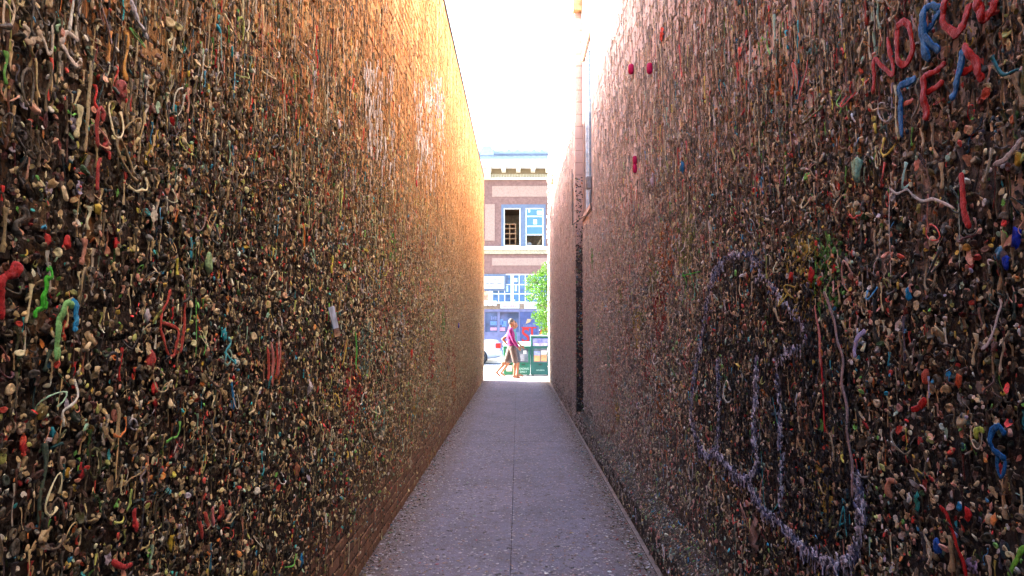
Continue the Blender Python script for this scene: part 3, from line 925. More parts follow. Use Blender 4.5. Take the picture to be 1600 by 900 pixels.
def strand_mesh(side, pts, wd, out=.017, lump=.32, k=9):
    rd = random.Random(int(sum(p[0] * 7 + p[1] for p in pts)))
    sg = 1 if side == 'L' else -1
    Q = catmull([on_wall(side, *p, out + wd * .5) for p in pts], k)
    s0 = rd.uniform(0, 90)
    Q = [q + mnoise.noise_vector(Vector((s0, i * .13, 3))) * wd * .22 for i, q in enumerate(Q)]
    # gum strings thicken at their ends and knots
    n = len(Q)
    sd = rd.uniform(0, 90)
    rad = [wd * .48 * (1 + 1.1 * lump * mnoise.noise(Vector((sd, i * .075, 0))) + .30 * mnoise.noise(Vector((i * .31, sd, 5))) + .03 * rd.uniform(-1, 1)) * (.75 if i in (1, n - 2) else .4 if i in (0, n - 1) else 1) for i in range(n)]
    return MB().tube(Q, rad, 12, flat=Vector((1, 0, 0)), k=.28, jit=.09, rnd=rd, ridge=.18)

def piece(name, label, cat, side, strokes, group=None):
    """one gum piece; strokes = [(points, colour, width in m)]; several strokes become parts"""
    if len(strokes) == 1:
        pts, c, wd = strokes[0]
        o = centre(strand_mesh(side, pts, wd).build(name, gum_col(c), None, True))
        return tag(o, label, cat, group)
    mid = on_wall(side, *strokes[0][0][0])
    t = thing(name, mid, label, cat, group)
    for pts, c, wd in strokes:
        strand_mesh(side, pts, wd).build('stroke', gum_col(c), t, True)
    return t

def wad(label, side, px, py, hpx, c, kind='lump', asp=1.0, name='chewed_gum', cat='gum', var=0, rot=0.0, out=.014):
    p = on_wall(side, px, py, out)
    s = hpx * p.y / F_PX
    o = bpy.data.objects.new(name, SHAPES[KINDS[kind][var % len(KINDS[kind])]])
    COL.objects.link(o)
    o.location = p; o.scale = (s * .8, s * asp, s)
    o.rotation_euler = (rot, 0, 0 if side == 'L' else math.pi)
    o.material_slots[0].link = 'OBJECT'; o.material_slots[0].material = gum_col(c)
    return tag(o, label, cat)

LW = 'on the left wall'; RW = 'on the right wall'
# lettering in gum, top right
piece('gum_letter', 'red gum letter N, lowest and leftmost letter of the gum writing at the upper right', 'gum letter', 'R', [([(1364.7, 146), (1365, 120), (1366, 94), (1380, 105), (1396, 117), (1391, 88), (1385.5, 59)], RED, .017)])
piece('gum_letter', 'red gum letter O, an upright oval ring right after the red N', 'gum letter', 'R', [([(1400, 42), (1411, 35.5), (1421, 42), (1425, 60), (1426, 80), (1415, 101), (1404, 92), (1401, 65), (1400, 44)], RED, .018)])
piece('gum_letter', 'bright blue gum letter R between the red O and the red C', 'gum letter', 'R', [([(1444, 13), (1442, 45), (1444, 73), (1451, 94)], BLUE, .026), ([(1442, 16), (1455, 9), (1466, 12), (1463, 28), (1455, 42), (1445, 50)], BLUE, .018), ([(1446, 54), (1457, 71), (1467, 80)], BLUE, .024)])
piece('gum_letter', 'red gum letter C cut off by the picture edge, after the blue R', 'gum letter', 'R', [([(1480, -4), (1474, 15), (1473, 32), (1484, 46), (1497, 50), (1507, 36), (1513, 16), (1514, 4)], RED, .022)])
piece('gum_letter', 'red gum letter A cut off by the top edge, end of the upper row', 'gum letter', 'R', [([(1529, -6), (1531, 10), (1534, 26), (1545, 20), (1552, 14), (1553, -4)], RED, .026)])
piece('gum_letter', 'blue gum letter F with a small pink crossbar, first of the lower row of letters', 'gum letter', 'R', [([(1431, 122), (1418, 129), (1406, 137), (1408, 156), (1406, 176), (1410, 215)], BLUE, .020), ([(1409, 166), (1418, 160), (1427, 154)], PINK, .013)])
piece('gum_letter', 'tall red gum letter F between the blue F and the red and blue A', 'gum letter', 'R', [([(1442, 119), (1443, 140), (1445, 165), (1449, 188)], RED, .024), ([(1442, 120), (1460, 112), (1476, 98)], RED, .016), ([(1447, 147), (1460, 138), (1476, 128)], RED, .015)])
piece('gum_letter', 'gum letter A with one blue leg and one red leg, end of the lower row', 'gum letter', 'R', [([(1505, 76), (1500, 107), (1494, 135), (1488, 159)], BLUE, .023), ([(1505, 69), (1521, 90), (1529, 110), (1535, 125)], RED, .022), ([(1494, 113), (1508, 112), (1526, 100)], RED, .016)])
wad('fat salmon red lump of gum just under the red and blue letter A', 'R', 1543, 146, 20, (.55, .10, .07), 'flake', 1.3, var=2)
wad('pale mint green skull shaped wad below the lower row of gum letters', 'R', 1342, 265, 42, MINT, 'lump', .8, var=1)
piece('gum_strand', 'long thin white string hanging straight down left of the sagging white string', 'gum strand', 'R', [([(1390, 295), (1389, 350), (1391, 400), (1392, 450)], (.6, .58, .55), .0035)])
piece('gum_strand', 'white string of gum sagging sideways between small lumps ' + 'below the mint skull shaped wad', 'gum strand', 'R', [([(1389, 294), (1402, 302), (1417, 296), (1426, 305), (1442, 314), (1460, 311), (1492, 326)], (.62, .58, .55), .007)])
piece('gum_strand', 'dark red ribbon of gum hanging beside the right end of the sagging white string', 'gum strand', 'R', [([(1502, 270), (1503, 290), (1505, 320), (1510, 340), (1516, 358)], (.45, .03, .03), .020)])
piece('gum_strand', 'straight grey green string right of the dark red ribbon foot', 'gum strand', 'R', [([(1497, 305), (1499, 350), (1499, 420)], (.3, .4, .36), .004)])
piece('gum_mark', 'red gum drawn in thin leaning strokes left of the letter N', 'gum mark', 'R', [([(1236, 150), (1241, 120), (1238, 100), (1246, 118), (1244, 148)], (.5, .08, .04), .011), ([(1262, 94), (1258, 118), (1247, 160)], (.5, .07, .04), .012)])
for lab, px, py, h_ in (('magenta gum stub, left of the pair high on the pale part of the right wall', 986, 108, 17), ('magenta gum stub, right of the pair high on the pale part of the right wall', 1015, 107, 18)):
    p = on_wall('R', px, py, .03); s = h_ * p.y / F_PX
    m = MB().tube([p + Vector((0, 0, s * k)) for k in (.5, .44, .3, 0, -.3, -.44, -.5)], [s * q for q in (.1, .2, .27, .28, .27, .2, .1)], 10)
    tag(centre(m.build('gum_stub', gum_col(MAG), None, True)), lab, 'gum')
p = on_wall('R', 992, 257, .03); s = 13 * p.y / F_PX
t = thing('gum_stub', p, 'tall magenta gum stub in two stacked lumps, alone on the pink wall below the pair', 'gum')
for o_ in (.5, -.5):
    q = p + Vector((0, 0, s * o_))
    MB().tube([q + Vector((0, 0, s * k)) for k in (.55, .45, 0, -.45, -.55)], [s * k for k in (.12, .24, .28, .24, .12)], 10).build('lump', gum_col(MAG), t, True)
wad('red splat of gum high on the right wall, above right of the magenta pair', 'R', 1035, 54, 22, (.6, .05, .03), 'flake', 1.6, var=1)
wad('small red gum high on the right wall, upper one of two in the groove lines', 'R', 1167, 53, 13, (.5, .04, .03), 'lump', 1, var=3)
wad('small red gum high on the right wall, lower one of two in the groove lines', 'R', 1158, 82, 15, (.55, .06, .04), 'lump', 1, var=4)
wad('slim blue wad halfway along the right wall, right of the two stacked magenta lumps', 'R', 1068, 261, 22, (.03, .2, .42), 'lump', .7, var=5)
wad('pale lavender foil scrap leaning beside the slim blue wad', 'R', 1020, 280, 24, (.5, .48, .62), 'flake', .8, 'foil_scrap', 'foil', 3)
piece('gum_strand', 'tangle of thin green strings beside the top of the lavender painted outline', 'gum strand', 'R', [([(1066, 425), (1072, 440), (1070, 460)], GREEN, .008), ([(1074, 418), (1080, 432), (1086, 462), (1080, 470)], (.12, .42, .2), .008), ([(1090, 420), (1088, 445), (1092, 458)], MINT, .008), ([(1064, 432), (1078, 428), (1094, 424)], GREEN, .007)])
piece('gum_strand', 'long teal string hanging in a deep loop inside the painted outline', 'gum strand', 'R', [([(1207, 620), (1216, 670), (1220, 727), (1217, 779), (1210, 796), (1201, 800), (1194, 785), (1190, 720), (1186, 657)], TEAL, .006)])
piece('gum_strand', 'straight bright red string with an orange top inside the painted outline', 'gum strand', 'R', [([(1283, 552), (1285, 600), (1287, 640), (1289, 675)], (.5, .02, .025), .011), ([(1283, 546), (1283.5, 556)], ORG, .016)])
piece('gum_strand', 'long knobbly mauve streamer slanting down right of the straight red string', 'gum strand', 'R', [([(1287, 455), (1296, 478), (1303, 500), (1308, 530), (1317, 560), (1316, 600), (1324, 640), (1324, 680), (1331, 720), (1332, 780)], (.30, .22, .23), .015)])
piece('gum_strand', 'salmon pink streamer under a knot, left of the straight red string', 'gum strand', 'R', [([(1274, 478), (1276, 500), (1281, 530), (1283, 575)], (.5, .17, .15), .014)])
piece('gum_strand', 'thick lavender curl of gum standing off the wall right of the mauve streamer', 'gum strand', 'R', [([(1352, 517), (1345, 523), (1338, 533), (1335, 546), (1338, 558)], LAV, .019)])
piece('gum_letter', 'thin teal gum writing hi near the foot of the painted outline', 'gum letter', 'R', [([(1308, 838), (1313, 815), (1318, 792), (1321, 815), (1323, 840)], TEAL, .006), ([(1311, 820), (1320, 817)], TEAL, .005), ([(1327, 803), (1328, 820)], TEAL, .006)])
piece('gum_strand', 'red gum strand lying diagonally at the lower right above the ' + 'purple foil', 'gum strand', 'R', [([(1468, 789), (1480, 805), (1488, 830), (1497, 858), (1506, 880), (1510, 905)], RED, .012)])
wad('crumpled purple foil at the foot of the diagonal red strand', 'R', 1522, 884, 26, (.30, .24, .42), 'flake', 1.4, 'foil_scrap', 'foil', 5)
wad('red oval gum wad right of the blue one, near the diagonal red strand', 'R', 1514, 804, 21, (.5, .02, .02), 'lump', .8, var=2)
wad('blue oval gum wad at the left of the red oval near the diagonal red strand', 'R', 1500, 792, 17, (.02, .25, .5), 'lump', .7, var=6)
wad('cobalt blue lump low at the left of the diagonal red strand', 'R', 1466, 853, 24, (.02, .09, .38), 'lump', .9, var=7)
piece('gum_strand', 'open blue loop of gum near the right edge, like a letter C', 'gum strand', 'R', [([(1570, 679), (1562, 667), (1553, 671), (1548, 688), (1553, 703), (1564, 712), (1571, 716)], BLUE, .014)])
piece('gum_strand', 'small blue loop of gum hanging under the letter C shaped one', 'gum strand', 'R', [([(1571, 716), (1571, 735), (1563, 745), (1557, 725), (1560, 712)], BLUE, .010)])
piece('gum_strand', 'bright green strand at the bottom right corner of the picture', 'gum strand', 'R', [([(1600, 853), (1593, 866), (1585, 882), (1577, 903)], (.16, .42, .04), .013)])
wad('bright blue lump halfway up the right wall, above the white hook string', 'R', 1421, 458, 22, (.02, .28, .58), 'lump', .8, var=0)
wad('blue wad with red oval gum on either side, centre of the right wall', 'R', 1483, 588, 19, (.02, .25, .5), 'lump', .8, var=3)
wad('red-brown oval gum left of the blue wad at the centre right', 'R', 1447, 588, 24, (.42, .08, .05), 'wad', .8, var=4)
wad('orange red oval gum immediately right of the blue wad at the centre right', 'R', 1499, 595, 22, (.55, .10, .04), 'lump', .75, var=8)
piece('gum_strand', 'red gum bow with a white underside in the middle of the right wall', 'gum strand', 'R', [([(1424, 641), (1434, 636), (1441, 630), (1446, 622)], RED, .018)])
piece('gum_strand', 'yellow green gum curl under the centre right, like a small hook', 'gum strand', 'R', [([(1524, 685), (1526, 674), (1532, 671), (1538, 675)], LIME, .013)])
piece('gum_strand', 'white hooked string curving down left from a lump at the upper right', 'gum strand', 'R', [([(1562, 466), (1564, 480), (1556, 505), (1545, 535), (1533, 546)], (.55, .5, .5), .007)])
piece('gum_strand', 'cream strand slanting up to the right edge beside the dark red ribbon', 'gum strand', 'R', [([(1553, 257), (1570, 250), (1585, 232), (1600, 215)], (.42, .36, .34), .012)])
wad('large rosy tan flake hanging low on the right wall below the outline', 'R', 1183, 830, 66, (.36, .22, .18), 'flake', .45, var=6)
wad('green and blue fold of gum standing out left of the diagonal red strand', 'R', 1434, 783, 32, (.04, .3, .27), 'flake', .5, var=7)
wad('deep blue lump at the right edge, lower one of two', 'R', 1574, 410, 24, (.01, .04, .4), 'lump', .8, var=1)
wad('deep blue lump at the right edge, upper one of two', 'R', 1590, 372, 34, (.01, .03, .42), 'lump', .6, var=8)
wad('red gum knot at the top right of the painted outline, left one of two', 'R', 1238, 432, 17, (.55, .04, .03), 'lump', 1, var=5)
wad('red gum knot at the top right of the painted outline, right one of two', 'R', 1270, 430, 28, (.5, .03, .03), 'lump', .6, var=6)
wad('coral gum shaped like a little hand, right of the painted outline', 'R', 1400, 768, 34, (.5, .2, .12), 'curl', 1, var=3)
wad('orange gum wad at the right edge beside the yellow one', 'R', 1583, 187, 14, (.5, .16, .06), 'wad', 1, var=1)
wad('golden yellow gum wad at the right edge below the end of the cream strand', 'R', 1592, 249, 22, (.5, .34, .05), 'wad', 1, var=2)

# left wall
piece('gum_loop', 'thin cream rubber loop hanging at the upper left corner', 'gum loop', 'L', [([(18, -2), (23, 14), (22, 26), (17, 40), (12.5, 48), (6, 42), (6, 20), (7, 3), (13, 8), (20, 21)], CREAM, .006)])
piece('gum_loop', 'small yellow ring of gum beside the cream loop at the top left', 'gum loop', 'L', [([(26, -2), (28, 5), (33, 8), (37, 3), (37, -3)], (.5, .42, .2), .008)])
piece('gum_letter', 'pale gum letter N with a beaded foot at the upper left', 'gum letter', 'L', [([(35, 42), (43, 48), (38, 57), (41, 64), (48, 66), (56, 62), (63, 61), (61, 50), (58, 43)], (.42, .33, .2), .013)])
piece('gum_letter', 'thin white gum letter V in the middle of the pale writing at upper left', 'gum letter', 'L', [([(60, 48), (67, 60), (72, 74), (76, 84), (82, 79), (82, 60), (81, 39)], (.62, .56, .42), .008)])
piece('gum_letter', 'white gum letter C at the right end of the pale writing at upper left', 'gum letter', 'L', [([(123, 63), (113, 56), (105, 50), (98, 60), (97, 68), (105, 84), (112, 96), (120, 103), (126, 98), (125, 91)], (.62, .54, .42), .012)])
piece('gum_strand', 'long straight yellowish strand hanging right of the pale writing', 'gum strand', 'L', [([(143, 95), (141, 140), (137, 190), (134, 239)], (.40, .32, .16), .012)])
piece('gum_strand', 'red gum bent like a walking stick, right of the long yellowish strand', 'gum strand', 'L', [([(153, 232), (152, 200), (153, 176), (157, 170), (162, 175), (161, 190)], (.34, .05, .04), .013)])
piece('gum_strand', 'twisted red knot of gum just right of the walking stick shaped one', 'gum strand', 'L', [([(163, 214), (168, 222), (163, 230), (170, 236), (171, 250)], (.45, .05, .04), .014)])
piece('gum_strand', 'dark red drip hanging below the walking stick shaped strand', 'gum strand', 'L', [([(157, 247), (153, 262), (152, 285), (151, 298)], (.4, .05, .04), .012)])
wad('big pink-red gum flower at the upper left', 'L', 186, 140, 30, (.46, .13, .11), 'wad', 1, var=6)
wad('cream flake hanging under the pink-red gum flower', 'L', 192, 162, 26, (.44, .33, .2), 'flake', 1.3, var=4)
piece('wrapper_strip', 'pale silver wrapper strip hanging at the top of the left wall', 'wrapper', 'L', [([(206, 0), (211, 20), (217, 34), (224, 46), (230, 60)], (.5, .47, .46), .017)])
wad('crumpled lavender foil scrap, upper one of the two near the long yellowish strand', 'L', 114, 193, 24, (.45, .42, .52), 'flake', .9, 'foil_scrap', 'foil', 1)
wad('crumpled lavender foil scrap at mid left, right one of a level pair', 'L', 120, 293, 26, (.45, .42, .55), 'flake', .8, 'foil_scrap', 'foil', 2)
wad('crumpled lavender foil scrap at mid left, left one of a level pair', 'L', 72, 295, 24, (.45, .43, .52), 'flake', .9, 'foil_scrap', 'foil', 0)
piece('gum_strand', 'pair of long mint strings with a teal knot on top, upper left wall', 'gum strand', 'L', [([(341, 45), (341, 85), (341, 122)], (.5, .48, .34), .007), ([(346, 52), (346, 85), (348, 118)], (.26, .45, .38), .008), ([(339, 38), (343, 46), (344, 52)], TEAL, .016)])
wad('white wrapper scrap right of the pair of long mint strings', 'L', 371, 90, 19, (.68, .66, .66), 'flake', 1.3, 'wrapper_scrap', 'wrapper', 3)
wad('bright teal lump in the upper left, above the small red oval', 'L', 271, 171, 20, TEAL, 'lump', .9, var=1)
wad('small red oval gum just below the bright teal lump', 'L', 267, 190, 17, RED, 'wad', .8, var=5)
wad('red gum wad at mid left, leftmost of three in a level row', 'L', 72, 376, 20, (.5, .05, .04), 'lump', 1, var=2)
wad('red gum wad at mid left, middle one of three in a level row', 'L', 103, 379, 22, (.5, .04, .035), 'lump', 1, var=3)
wad('red gum wad at mid left, rightmost of three in a level row', 'L', 180, 379, 18, (.5, .03, .03), 'lump', 1, var=7)
piece('gum_strand', 'thick dark red ribbon looped at the left picture edge', 'gum strand', 'L', [([(3, 500), (3, 460), (4, 440), (14, 430), (27, 426), (32, 418), (24, 416), (16, 428)], (.36, .02, .02), .018)])
piece('gum_strand', 'bright green knotted strand next to the dark red ribbon, left edge', 'gum strand', 'L', [([(71, 421), (79, 422), (80, 432), (73, 436), (72, 450), (67, 465), (67, 480), (57, 486), (54, 498)], GREEN, .013), ([(70, 462), (73, 472), (71, 484)], GREEN, .012)])
piece('gum_strand', 'long light green strand curving down like a cane, beside the blue drip', 'gum strand', 'L', [([(116, 477), (106, 475), (100, 486), (95, 503), (90, 520), (90, 545), (88, 563)], (.20, .44, .13), .018)])
piece('gum_strand', 'bright blue drip with a rounded foot beside the long light green strand', 'gum strand', 'L', [([(114, 466), (118, 480), (119, 498), (117, 510), (118, 518)], (.03, .28, .5), .018)])
wad('big mint green wad left of centre, with a drooping tip', 'L', 323, 412, 34, (.30, .46, .20), 'lump', .8, var=3)
piece('gum_strand', 'hanging teal drip to the left of the big mint green wad', 'gum strand', 'L', [([(298, 370), (300, 384), (299, 404)], TEAL, .015)])
wad('crumpled turquoise lump above the turquoise loops, left of centre', 'L', 349, 523, 20, (.03, .34, .38), 'lump', .9, var=4)
piece('gum_strand', 'loose loops of turquoise string under the crumpled turquoise lump', 'gum strand', 'L', [([(357, 527), (361, 535), (355, 545), (353, 558), (350, 568)], (.1, .4, .4), .012), ([(348, 556), (350, 566), (356, 570), (362, 560), (361, 549), (356, 546)], MINT, .010)])
piece('gum_strand', 'wandering coral string forming a large loop, left of centre', 'gum strand', 'L', [([(267, 452), (262, 470), (254, 488), (251, 510), (256, 530), (264, 553), (272, 556), (277, 535), (279, 515), (268, 508), (254, 503)], CORAL, .012)])
piece('gum_strand', 'straight coral string right of the large coral loop', 'gum strand', 'L', [([(289, 460), (289, 490), (287, 520), (283, 552)], CORAL, .014)])
piece('gum_strand', 'thin green strings hanging straight, right of the straight coral string', 'gum strand', 'L', [([(299, 452), (299, 480), (297, 508)], (.2, .42, .25), .006), ([(306, 465), (307, 510), (306, 560)], (.15, .46, .1), .006), ([(310, 525), (321, 530), (321, 545), (318, 556)], (.15, .46, .1), .006)])
wad('white gum blob left of the large coral loop', 'L', 228, 494, 26, (.62, .54, .52), 'lump', .8, var=5)
wad('dark red lump with lobes under the white gum blob', 'L', 232, 562, 30, (.4, .06, .05), 'lump', 1, var=8)
wad('red gum wad at left centre, upper one of a stacked pair', 'L', 240, 607, 22, (.5, .035, .03), 'lump', 1, var=6)
wad('red gum wad at left centre, lower one of a stacked pair', 'L', 242, 629, 15, (.5, .035, .03), 'lump', 1, var=1)
piece('gum_strand', 'blue drip with a red blob on its head, left of centre', 'gum strand', 'L', [([(362, 596), (364, 612), (366, 628), (366, 640)], (.03, .2, .4), .015), ([(364, 588), (366, 592)], RED, .022)])
piece('gum_strand', 'cluster of long salmon strings hanging together like fingers, left of the white wrapper corner', 'gum strand', 'L', [([(418, 540), (420, 570), (419, 598)], CORAL, .018), ([(424, 534), (427, 565), (426, 604)], (.52, .19, .15), .022), ([(433, 536), (434, 560), (432, 590)], CORAL, .018), ([(439, 535), (438, 560), (435, 588)], (.52, .17, .14), .018)])
piece('gum_strand', 'group of coral gum fingers near the bottom of the left wall', 'gum strand', 'L', [([(309, 808), (313, 820), (316, 842)], CORAL, .018), ([(320, 800), (323, 815), (327, 826)], CORAL, .020), ([(333, 792), (333, 808), (336, 822)], (.52, .17, .15), .018), ([(343, 790), (345, 804), (341, 812)], CORAL, .018), ([(349, 788), (349, 808)], CORAL, .016)])
t = thing('photo_card', on_wall('L', 522, 510), 'slim blue and white card with a brown foot stuck to the left wall', 'card')
def card(name, px, mt, o1, o2):
    a, b, c, d = [on_wall('L', *q, o1) for q in px]
    off = Vector((o2, 0, 0))
    MB().add([a, b, c, d] + [q + off for q in (a, b, c, d)], [(3, 2, 1, 0), (4, 5, 6, 7), (0, 1, 5, 4), (1, 2, 6, 5), (2, 3, 7, 6), (3, 0, 4, 7)]).build(name, mt, t)
card('card_face', [(512, 481), (521, 478), (528.5, 512), (520, 514)], pm('blue_white_print', (.42, .52, .66), .45, .35, 9, 0), .035, .004)
card('card_foot', [(520, 514.5), (528.7, 512.5), (529.5, 517), (521, 519)], pm('brown_card', (.18, .10, .07), .7), .035, .004)
card('card_backing', [(521, 519), (530, 517), (531, 525), (522.5, 527)], pm('tan_card', (.42, .27, .15), .8), .03, .003)
wad('white paper corner stuck right of the salmon finger strings', 'L', 481, 604, 26, (.70, .66, .66), 'flake', 1.2, 'wrapper_scrap', 'wrapper', 5)
wad('white paper square at the bottom of the left wall beside the red smile', 'L', 168, 871, 22, (.62, .58, .62), 'flake', 1.1, 'wrapper_scrap', 'wrapper', 1)
piece('gum_strand', 'red gum smile lying right of the white paper square at bottom left', 'gum strand', 'L', [([(176, 877), (184, 883), (195, 886), (206, 882)], (.42, .04, .035), .014)])
piece('gum_strand', 'red strip of gum low on the left wall, left of the coral fingers', 'gum strand', 'L', [([(209, 796), (211, 810), (212, 820), (216, 829)], (.46, .04, .035), .018)])
piece('gum_strand', 'pale green hooked strand above the red strip, low on the left wall', 'gum strand', 'L', [([(207, 764), (204, 775), (203, 788), (198, 800)], (.28, .38, .10), .011)])
wad('yellow gum wad low on the left wall, right of the red strip', 'L', 266, 849, 25, (.52, .36, .04), 'lump', .8, var=2)
piece('gum_strand', 'bright green strand hanging straight to the right of the blue and white card', 'gum strand', 'L', [([(556, 519), (557, 540), (557, 560), (557, 577)], (.12, .44, .08), .026)])
piece('gum_strand', 'yellow strand trailing below the blue and white card', 'gum strand', 'L', [([(542, 528), (541, 545), (538, 560), (535, 572)], (.45, .32, .06), .02)])
wad('red gum wad in the middle of the left wall, right of the bright green strand', 'L', 642, 553, 14, (.6, .05, .03), 'lump', 1, var=2)
wad('small bright blue wad far along the left wall', 'L', 716, 509, 8, (.03, .06, .5), 'lump', 1, var=4)
wad('blue wad low on the left wall near the bare bricks', 'L', 469, 876, 20, (.02, .22, .42), 'lump', .8, var=3)
wad('orange-brown fold of gum in the lower middle of the left wall', 'L', 463, 735, 30, (.48, .20, .10), 'flake', .8, var=8)
wad('bright green wad in the lower middle of the left wall', 'L', 552, 661, 13, (.13, .5, .06), 'lump', 1, var=6)
wad('white wad on the orange part of the left wall', 'L', 529, 194, 15, (.7, .6, .58), 'lump', .9, var=7)
wad('red wad at the edge of the orange paint, below the pale drips', 'L', 650, 287, 11, (.6, .05, .05), 'lump', 1, var=3)
wad('round grey white wad below the orange paint', 'L', 597, 346, 13, (.52, .47, .48), 'wad', 1, var=8)
wad('cream gum cup at the lower left edge, left one of a touching pair', 'L', 17, 668, 18, (.42, .30, .20), 'wad', 1, var=1)
wad('cream gum cup at the lower left edge, right one of a touching pair', 'L', 31, 669, 19, (.42, .30, .20), 'wad', 1, var=1)
wad('green gum ring cut by the lower left edge of the picture', 'L', 2, 716, 20, (.30, .36, .10), 'wad', 1, var=4)
wad('dark red oval gum below the pair of cream cups', 'L', 35, 700, 20, (.40, .02, .02), 'lump', .8, var=4)
wad('teal half round wad beside a tan shell, lower left', 'L', 80, 676, 21, (.03, .28, .34), 'lump', .8, var=5)
wad('tan shell shaped flake leaning on the teal half round wad', 'L', 87, 689, 30, (.36, .25, .15), 'flake', .8, var=7)
wad('red crinkled wad below the teal and tan pair', 'L', 126, 734, 26, (.40, .03, .03), 'lump', .8, var=7)
wad('golden wad between the ribbed tan ring and the red crinkled one', 'L', 104, 739, 17, (.45, .28, .03), 'lump', .9, var=8)
wad('ribbed tan ring shaped like a seed, left of the red crinkled wad', 'L', 95, 723, 25, (.34, .25, .16), 'wad', .8, var=7)
wad('pink dummy shaped wad with a looped string, left part of the wall', 'L', 178, 649, 20, (.48, .20, .14), 'wad', .8, var=9)
piece('gum_strand', 'tan looped string hanging from the pink dummy shaped wad', 'gum strand', 'L', [([(181, 632), (185, 640), (185, 660), (182, 680), (176, 689), (169, 683), (164, 670), (163, 660)], (.40, .30, .15), .012)])
piece('gum_strand', 'white S shaped strand in the lower left, hanging free', 'gum strand', 'L', [([(278, 693), (276, 700), (274, 710), (277, 718)], (.55, .48, .38), .013)])
piece('gum_strand', 'orange straw like strand above centre left', 'gum strand', 'L', [([(475, 350), (476, 370), (476, 392)], (.55, .16, .02), .024)])
# ------------------------------------------------------------------ the building across the street
FY = 38.5
def FX(px): return at_y(px, 510, FY).x
def FZ(py): return at_y(808, py, FY).z

M_FBRICK = pm('rose_brick', (.185, .098, .08), .85, .18, 9, .3)
M_FPANEL = pm('pale_rose_brick', (.31, .20, .155), .85, .12, 14, .3)
M_SLATE = pm('slate_blue_paint', (.10, .125, .18), .6, .1, 6, .1)
M_PALEBLUE = pm('pale_blue_metal', (.24, .30, .38), .55, .1, 5, .1)
M_YELLOW = pm('ochre_paint', (.19, .14, .075), .7, .1, 8, .1)
M_LILAC = pm('lilac_render', (.15, .145, .24), .75, .15, 4, .1)
M_BLUEGLASS = pm('blue_film_glass', (.03, .125, .20), .12, .12, 1.5, 0, 0, .6)
M_DARKGLASS = pm('dark_shop_glass', (.045, .065, .13), .1, .5, 1.2, 0, 0, .6)
M_TRANSOM = pm('transom_glass', (.03, .10, .22), .12, .4, 2, 0, 0, .6)
M_WALLIN = pm('beige_room', (.6, .48, .34), .8)

def text_mesh(s, size, depth=.004, align='CENTER'):
    cu = bpy.data.curves.new('lettering', 'FONT')
    cu.body = s; cu.size = size; cu.extrude = depth; cu.align_x = align; cu.align_y = 'CENTER'; cu.offset = size * .012
    o = bpy.data.objects.new('lettering', cu)
    me = bpy.data.meshes.new_from_object(o)
    bpy.data.objects.remove(o); bpy.data.curves.remove(cu)
    return me
def lettering(s, x, y, z, size, mt, parent, sx=1.0, align='CENTER'):
    me = text_mesh(s, size, .004, align)
    me.materials.clear(); me.materials.append(mt)
    o = bpy.data.objects.new('lettering', me); COL.objects.link(o)
    o.location = (x, y, z); o.rotation_euler = (math.pi / 2, 0, 0); o.scale = (sx, 1, 1)
    attach(o, parent)
    return o

bld = thing('brick_building', (0, FY + 4, 0), 'two storey rose brick building with cream cornice across the street', 'building')
BX0, BX1 = -14.6, 14.4
BAY = 4.5
bays = [k * BAY for k in range(-3, 4)]
WX0, WX1 = FX(783), FX(853); WZa, WZb = FZ(385), FZ(319.5)
holes = [(WX0 + b, WX1 + b) for b in bays if BX0 < WX0 + b and WX1 + b < BX1]
x = BX0
for a, b in holes + [(BX1, BX1)]:
    MB().box(x, a, FY, FY + .3, WZa, WZb).build('pier', M_FBRICK, bld); x = b
MB().box(BX0, BX1, FY, FY + .3, WZb, FZ(281)).build('wall', M_FBRICK, bld)
MB().box(BX0, BX1, FY, FY + .3, FZ(428), WZa).build('wall', M_FBRICK, bld)
for q in ((BX0, BX0 + .3, FY + .302, FY + 10), (BX1 - .3, BX1, FY + .302, FY + 10), (BX0, BX1, FY + 10.002, FY + 10.3)):
    MB().box(*q, 0, FZ(281)).build('side_wall', M_FBRICK, bld)
MB().box(BX0 + .01, BX1 - .01, FY + .31, FY + 9.9, FZ(281) - .2, FZ(281) + .1).build('roof', pm('roof_felt', (.15, .15, .15)), bld)
for b in bays:
    def pan(p0, p1, y0, y1):
        x0, x1 = FX(p0) + b, FX(p1) + b
        if x0 < BX0 or x1 > BX1: return
        MB().box(x0, x1, FY - .025, FY + .05, FZ(y1), FZ(y0)).build('panel', M_FPANEL, bld)
    pan(768.5, 868, 290.5, 307.5); pan(757.5, 773, 319, 376); pan(768.5, 868, 403, 415)
# cornice
MB().box(BX0 - .2, BX1 + .2, FY - .14, FY + .3, FZ(281), FZ(280) + .06).build('architrave', M_CREAM, bld)
MB().box(BX0 - .1, BX1 + .1, FY - .06, FY + .3, FZ(280) + .062, FZ(272)).build('dentil_band', pm('yellow_cream', (.34, .29, .19), .7), bld)
m = MB(); x = BX0
dn = 0
while x < BX1:
    m.box(x, x + .085, FY - .12, FY - .062, FZ(279) , FZ(273)); x += .16; dn += 1
m.build('dentil', pm('pale_dentil', (.40, .36, .26), .7), bld, kind='stuff')
MB().box(BX0 - .1, BX1 + .1, FY - .08, FY + .3, FZ(272) + .002, FZ(264)).build('frieze', M_YELLOW, bld)
for k in range(-17, 18):
    xc = FX(787) + k * (FX(810) - FX(787))
    if BX0 < xc < BX1:
        MB().rbox(xc - .12, xc + .12, FY - .72, FY - .082, FZ(270.5), FZ(264) - .002, .02).build('bracket', M_CREAM, bld)
for k in range(-3, 4):
    xc = FX(759) + k * BAY
    if BX0 < xc < BX1: MB().rbox(xc - .3, xc + .26, FY - .30, FY - .142, FZ(280.5), FZ(264) - .002, .03).build('corbel', M_CREAM, bld)
MB().box(BX0 - .3, BX1 + .3, FY - .85, FY + .3, FZ(264), FZ(259)).build('cornice', M_WHITE, bld)
